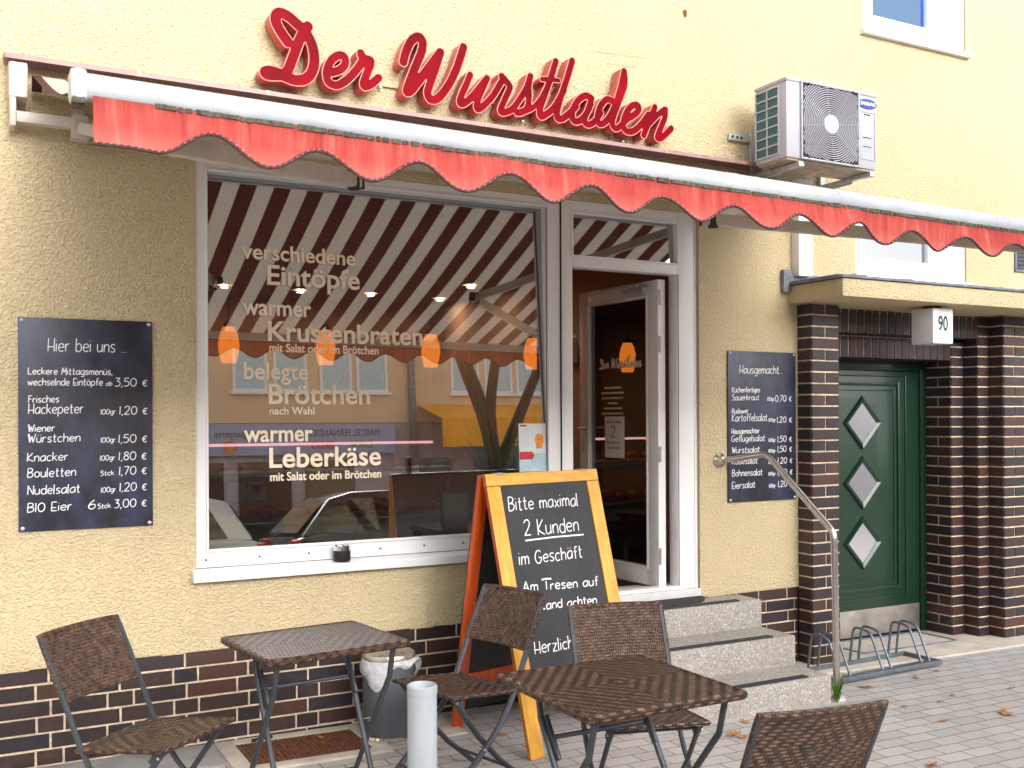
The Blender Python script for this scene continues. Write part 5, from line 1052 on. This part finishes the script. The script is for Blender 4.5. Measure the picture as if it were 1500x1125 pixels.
bowl(1.62, 1.2355, 'left pink plastic bowl on the counter top, seen through the window'); bowl(2.98, 1.2355, 'right pink plastic bowl on the counter top, behind the word Leberkäse')
for x_, m_, lab in ((1.64,'blue','white card with blue print on the counter front'),(1.78,'red_print','white card with a red triangle on the counter front')):
    c_ = thing('price_card', lab, 'card', (x_+.06,1.95,1.2)); mb = MB(); mb.box(x_, x_+.125, 1.955,1.958,1.06,1.19); sc_ = rel(mb.build('card', M['paper'], c_, smooth=0), c_)
    mb = MB()
    if m_ == 'blue': mb.box(x_+.03,x_+.095,1.9535,1.9545,1.09,1.15); 
    else: mb.add([(x_+.02,1.954,1.17),(x_+.105,1.954,1.17),(x_+.07,1.954,1.09)], [(0,1,2)])
    mb.build('print', M[m_] if m_ != 'blue' else M['pale_blue'], sc_, smooth=0)
for x_, lab in ((1.548,'leftmost lit orange pendant lamp in the shop window'),(2.20,'lit orange pendant lamp behind the word Krustenbraten'),(2.98,'lit orange pendant lamp right of the word Krustenbraten'),(3.816,'rightmost lit orange pendant lamp, near the door post')):
    l_ = thing('pendant_lamp', lab, 'pendant lamp', (x_,1.5,2.0), group='orange pendant lamps')
    mb = MB(); mb.lathe([(.046,0),(.055,.03),(.068,.10),(.066,.14),(.052,.20),(.036,.235)], n=24); mb.build('lamp_shade', M['orange_lamp'], l_)
    mb = MB(); mb.lathe([(.037,.236),(.03,.26),(.008,.275),(0,.275)], n=16); mb.cyl((0,0,.27),(0,0,.82), .003, n=6); mb.build('cord', M['black'], l_)
for x_, y_, lab in ((2.07,3.95,'leftmost small ceiling downlight'),(2.77,3.99,'second small ceiling downlight from the left'),(3.44,3.95,'third small ceiling downlight from the left'),(4.19,4.03,'rightmost small ceiling downlight'),(4.02,2.98,'small ceiling downlight nearest the window')):
    d_ = thing('downlight', lab, 'downlight', (x_,y_,2.80), group='ceiling downlights'); mb = MB(); mb.lathe([(.028,0),(.028,.003),(0,.003)], n=16); mb.build('lens', M['spot'], d_); mb = MB(); mb.tube([(.036*math.cos(k*.3927),.036*math.sin(k*.3927),.004) for k in range(16)], .007, 6, closed=True); mb.build('ring', M['galv'], d_)
lg = thing('window_ledge', 'dark wooden ledge inside the window under palm and bag', 'ledge', (2.95,.7,.476)); mb = MB(); mb.box(2.62,3.5,.42,1.05,.90,.935); rel(mb.build('top', M['wood_dark'], lg, bevel=.004), lg)
for x_ in (2.66,3.46):
    for y_ in (.46,1.01): mb = MB(); mb.box(x_-.02,x_+.02,y_-.02,y_+.02,.477,.90); rel(mb.build('leg', M['wood_dark'], lg), lg)
tb_ = thing('tote_bag', 'beige canvas tote bag standing beside the palm in the window', 'bag', (2.77,.66,.936))
mb = MB(); P = []
for j, (w_, d_, z_) in enumerate(((.075,.04,0),(.085,.05,.02),(.09,.045,.12),(.094,.02,.225))):
    for k in range(16): a = 2*math.pi*k/16; P.append((w_*math.copysign(abs(math.cos(a))**.6, math.cos(a)), d_*math.copysign(abs(math.sin(a))**.6, math.sin(a)), z_))
mb.add(P, [(j*16+k, j*16+(k+1) % 16, (j+1)*16+(k+1) % 16, (j+1)*16+k) for j in range(3) for k in range(16)]+[tuple(reversed(range(16)))]); mb.build('body', M['tote'], tb_)
mb = MB(); mb.tube(spline([(-.06,-.021,.20),(-.045,-.02,.34),(-.01,-.015,.43),(.02,-.015,.43),(.05,-.02,.33),(.062,-.021,.20)],5), .008, 6, ry=.003, flat=(0,1,0)); mb.build('handle', M['tote'], tb_)
pp = thing('palm_plant', 'green potted palm inside the shop window', 'plant', (3.03,.55,.936))
mb = MB(); mb.lathe([(.07,0),(.095,.16),(.10,.165),(.085,.15),(0,.145)], n=24); mb.build('pot', M['wood_dark'], pp)
mb = MB(); rg = random.Random(17)
for k in range(46):
    a = rg.uniform(0,6.28); L = rg.uniform(.45,.85); el = rg.uniform(.85,1.5); d_ = Vector((math.cos(a)*math.cos(el),math.sin(a)*math.cos(el),math.sin(el))); s_ = d_.cross(Vector((0,0,1))).normalized(); prev = None; b0 = len(mb.v)
    for i in range(7):
        t = i/6; p_ = Vector((0,0,.15))+d_*L*t+Vector((d_.x,d_.y,-1.0))*.22*t*t*L; wd_ = .017*math.sin(math.pi*min(1,t*.9+.12))
        mb.v += [tuple(p_-s_*wd_), tuple(p_+s_*wd_)]
    mb.f += [(b0+2*i, b0+2*i+1, b0+2*i+3, b0+2*i+2) for i in range(6)]
mb.build('fronds', M['palm'], pp)
for k, (y_, w_, h_) in enumerate(((.95,.34,.30),(1.40,.42,.34),(1.85,.26,.26))):
    f_ = thing('framed_picture', ['small dark framed picture seen through the open door glass','larger dark framed picture in the middle of the wall row','dark framed picture at the end of the wall row'][k], 'picture', (4.39,y_,2.1), group='framed pictures on the inner wall')
    mb = MB(); mb.box(4.372,4.398,y_-w_/2,y_+w_/2,2.05,2.05+h_); fr_ = rel(mb.build('frame', M['pictures'], f_, bevel=.004), f_); mb = MB(); mb.box(4.3695,4.3715,y_-w_/2+.03,y_+w_/2-.03,2.08,2.05+h_-.03); mb.build('print', M['in_ceil'], fr_, smooth=0)

# ------------------------------------------------------------------ across the street (seen in the reflections)
oh = thing('opposite_house', 'long beige house across the street with grey shop floor', 'house', (4,-16,0))
mb = MB(); mb.box(-16,26,-24,-16,2.96,5.2); rel(mb.build('upper_wall', M['opp'], oh, smooth=0), oh)
mb = MB(); mb.box(-16,26,-24,-16.02,-.2,2.955); rel(mb.build('ground_floor', M['opp_low'], oh, smooth=0), oh)
mb = MB(); mb.prism([(-15.7,5.2),(-24.3,5.2),(-20,6.4)], (-16,0,0), (0,1,0), (0,0,1), (42,0,0)); rel(mb.build('roof', M['hood'], oh, smooth=0), oh)
xs_ = [2.2,3.6,5.34,6.2,7.2,8.03,10.3,11.17,12.0,-1,-2.5,-4.4,14,15.5,17]
for zz in (3.62,):
    for x_ in xs_:
        mb = MB(); frame_mb(x_-.36, x_+.36, zz, zz+1.3, .06,.06,.06,.06, -.05, .03, mb); mb.box(x_-.42,x_+.42,-.05,.09,zz-.06,zz-.002); mb.v = [(a, -16+b, c) for a, b, c in mb.v]; wf = rel(mb.build('window', M['pvc'], oh, smooth=0), oh)
        mb = MB(); mb.box(x_-.31,x_+.31,-16.03,-15.995,zz+.05,zz+1.25); mb.build('pane', M['pale_blue'], wf, smooth=0)
mb = MB(); mb.box(3.6,8.5,-15.99,-15.90,2.285,2.93); fs_ = rel(mb.build('shop_fascia', M['opp_sign'], oh, smooth=0), oh)
mb = MB(); add_text(mb, 'MARCEL FERNÁNDEZ  -  Ihr Versicherungsexperte', (8.12,-15.898,2.66), (-1,0,0), (0,0,1), 3.55, .145, .0); mb.build('lettering', M['black'], fs_, smooth=0)
for t_, x_, w_, m_ in (('DKV',7.95,.5,'green_print'),('ERGO',7.08,.5,'red_print')):
    M.setdefault('green_print', plain('green_print', (.03,.32,.05), .5)); mb = MB(); add_text(mb, t_, (x_,-15.898,2.40), (-1,0,0), (0,0,1), w_, .15, .03); mb.build('emblem', M[m_], fs_, smooth=0)
mb = MB(); mb.tube([(4.87+.13*math.cos(k*.314),-15.897,2.46+.13*math.sin(k*.314)) for k in range(20)], .02, 6, closed=True); mb.tube([(4.87+.07*math.cos(k*.314),-15.897,2.46+.07*math.sin(k*.314)) for k in range(20)], .02, 6, closed=True); mb.build('emblem', M['orange_print'], fs_)
mb = MB()
for x_ in (4.2,5.6,7.0,9.3,11,13): mb.box(x_-.55,x_+.55,-16.0,-15.985,.3,2.15)
rel(mb.build('shop_glazing', M['car_glass'], oh, smooth=0), oh)
mb = MB(); mb.box(8.86,9.0,-15.95,-15.85,.0,5.1); rel(mb.build('downpipe', M['slate'], oh), oh)
oa = thing('bakery_awning', 'orange shop awning across the street', 'awning', (10.4,-15,2.3)); mb = MB(); mb.prism([(-15.98,3.35),(-14.7,2.95),(-14.7,2.32),(-14.73,2.32),(-14.73,2.93),(-15.98,3.32)], (9.1,0,0), (0,1,0), (0,0,1), (3.4,0,0)); rel(mb.build('cloth', M['orange_cloth'], oa, smooth=0), oa)
mb = MB(); mb.tube(spline([(11.4,-14.69,2.8),(11.2,-14.69,2.78),(10.9,-14.69,2.55),(10.75,-14.69,2.42),(10.9,-14.69,2.40),(11.2,-14.69,2.6),(11.4,-14.69,2.8)],4), .018, 6); rel(mb.build('loaf_emblem', M['wood_dark'], oa), oa)
def car(name, label, x0, y0, L, paint, roof, rear_at_x0, sq):
    t = thing(name, label, 'car', (x0,y0,-.14))
    f = lambda x_: x_ if rear_at_x0 else L-x_
    # rear at 0: lower body and greenhouse profiles
    low = [(0,.28),(-.02,.62),(.04,.92),(.3,.96),(L-1.2,.94),(L-.35,.80),(L-.02,.62),(L,.30),(L-.3,.2),(.3,.2)]
    top = [(.10,.93),(.28+sq,roof-.08),(.6+sq,roof),(1.6,roof+.01),(2.25,roof-.06),(L-1.15,.93)]
    W_ = 1.72
    def pr(prof, y_in, m, nm, par, bev):
        mb = MB(); n = len(prof); vs = []
        for s in (0, 1):
            for x_, z_ in prof:
                tuck = 0 if y_in == 0 else .20*max(0, (z_-.93)/(roof-.93)); vs.append((f(x_), (tuck+.03*y_in) if s == 0 else W_-tuck-.03*y_in, z_))
        mb.add(vs, [tuple(range(n)), tuple(reversed(range(n, 2*n)))]+[(i, n+i, n+(i+1) % n, (i+1) % n) for i in range(n)]); return mb.build(nm, m, par, bevel=bev)
    b = pr(low, 0, paint, 'body', t, .07); g = pr(top, 1, paint, 'roof', t, .05)
    for y_ in (.0, W_):
        s = 1 if y_ == 0 else -1; mb = MB(); zt_, zb_ = roof-.10, .97; to, bo = .20*(zt_-.93)/(roof-.93)+.022, .20*(zb_-.93)/(roof-.93)+.022
        for xa, xb, xc, xd in ((.42,.55+sq,1.35,1.35),(1.42,1.42,2.15,2.55)): mb.add([(f(xa),y_+s*bo,zb_),(f(xb),y_+s*to,zt_),(f(xc),y_+s*to,zt_),(f(xd),y_+s*bo,zb_)], [(0,1,2,3)])
        mb.build('side_window', M['car_glass'], g, smooth=0)
    mb = MB(); mb.add([(f(.105),.2,.98),(f(.26+sq*.9),.28,roof-.12),(f(.26+sq*.9),W_-.28,roof-.12),(f(.105),W_-.2,.98)], [(0,1,2,3)]); mb.v = [(x_-(.02 if rear_at_x0 else -.02), y_, z_) for x_, y_, z_ in mb.v]; mb.build('rear_window', M['car_glass'], g, smooth=0)
    for y_ in (.02, W_-.26): mb = MB(); mb.box(min(f(-.03),f(.22)), max(f(-.03),f(.22)), y_-.012 if y_ < .5 else y_, y_+.24 if y_ < .5 else y_+.252, .68, .90); mb.build('tail_light', M['tail'], b, bevel=.03)
    for x_ in (.75, L-.8):
        for y_ in (.0, W_): mb = MB(); mb.cyl((f(x_),y_-.09,.31),(f(x_),y_+.09,.31), .31, n=28); wh = mb.build('wheel', M['tyre'], t, bevel=.02); mb = MB(); mb.cyl((f(x_),y_-.095,.31),(f(x_),y_+.095,.31), .2, n=20); mb.build('rim', M['galv'], wh)
car('parked_car', 'silver white hatchback parked across at the kerb', -.7, -9.1, 4.0, M['car_white'], 1.50, False, .10)
car('parked_car', 'black hatchback parked behind the silver white one', 3.75, -9.3, 4.2, M['car_dark'], 1.49, True, .25)
st_ = thing('street_tree', 'street tree with dark forked trunk at the kerb', 'tree', (5.85,-6.0,gz(5.85)))
mb = MB(); br_ = [([(0,0,-.05),(.02,0,.8),(0,.02,1.6)],[.17,.13,.11])]
rg = random.Random(23); tips = []
for a, sp in ((2.9,.32),(1.2,.10),(-.2,.34),(4.4,.22)):
    P = [Vector((0,.02,1.55))]
    for i in range(6): P.append(P[-1]+Vector((math.cos(a)*sp*(1+.15*i),math.sin(a)*sp*(1+.15*i),.75))+Vector((rg.uniform(-.1,.1),rg.uniform(-.1,.1),0)))
    br_.append((P, [.085,.075,.065,.055,.045,.03,.015])); tips += P[3:]
for P, r in br_: mb.tube(spline(P,3), [lerp(r[0], r[-1], i/(len(spline(P,3))-1)) for i in range(len(spline(P,3)))], 10)
mb.build('trunk', M['bark'], st_)
mb = MB()
for k in range(3200):
    c = rg.choice(tips)+Vector((rg.gauss(0,.75),rg.gauss(0,.75),rg.gauss(.3,.65)))
    if c.z < 3.3: continue
    a = Vector((rg.gauss(0,1),rg.gauss(0,1),rg.gauss(0,1))).normalized()*.055; b = a.orthogonal().normalized()*.035; mb.add([c-a,c+b,c+a,c-b], [(0,1,2,3)])
mb.build('crown', M['foliage'], st_, smooth=0)
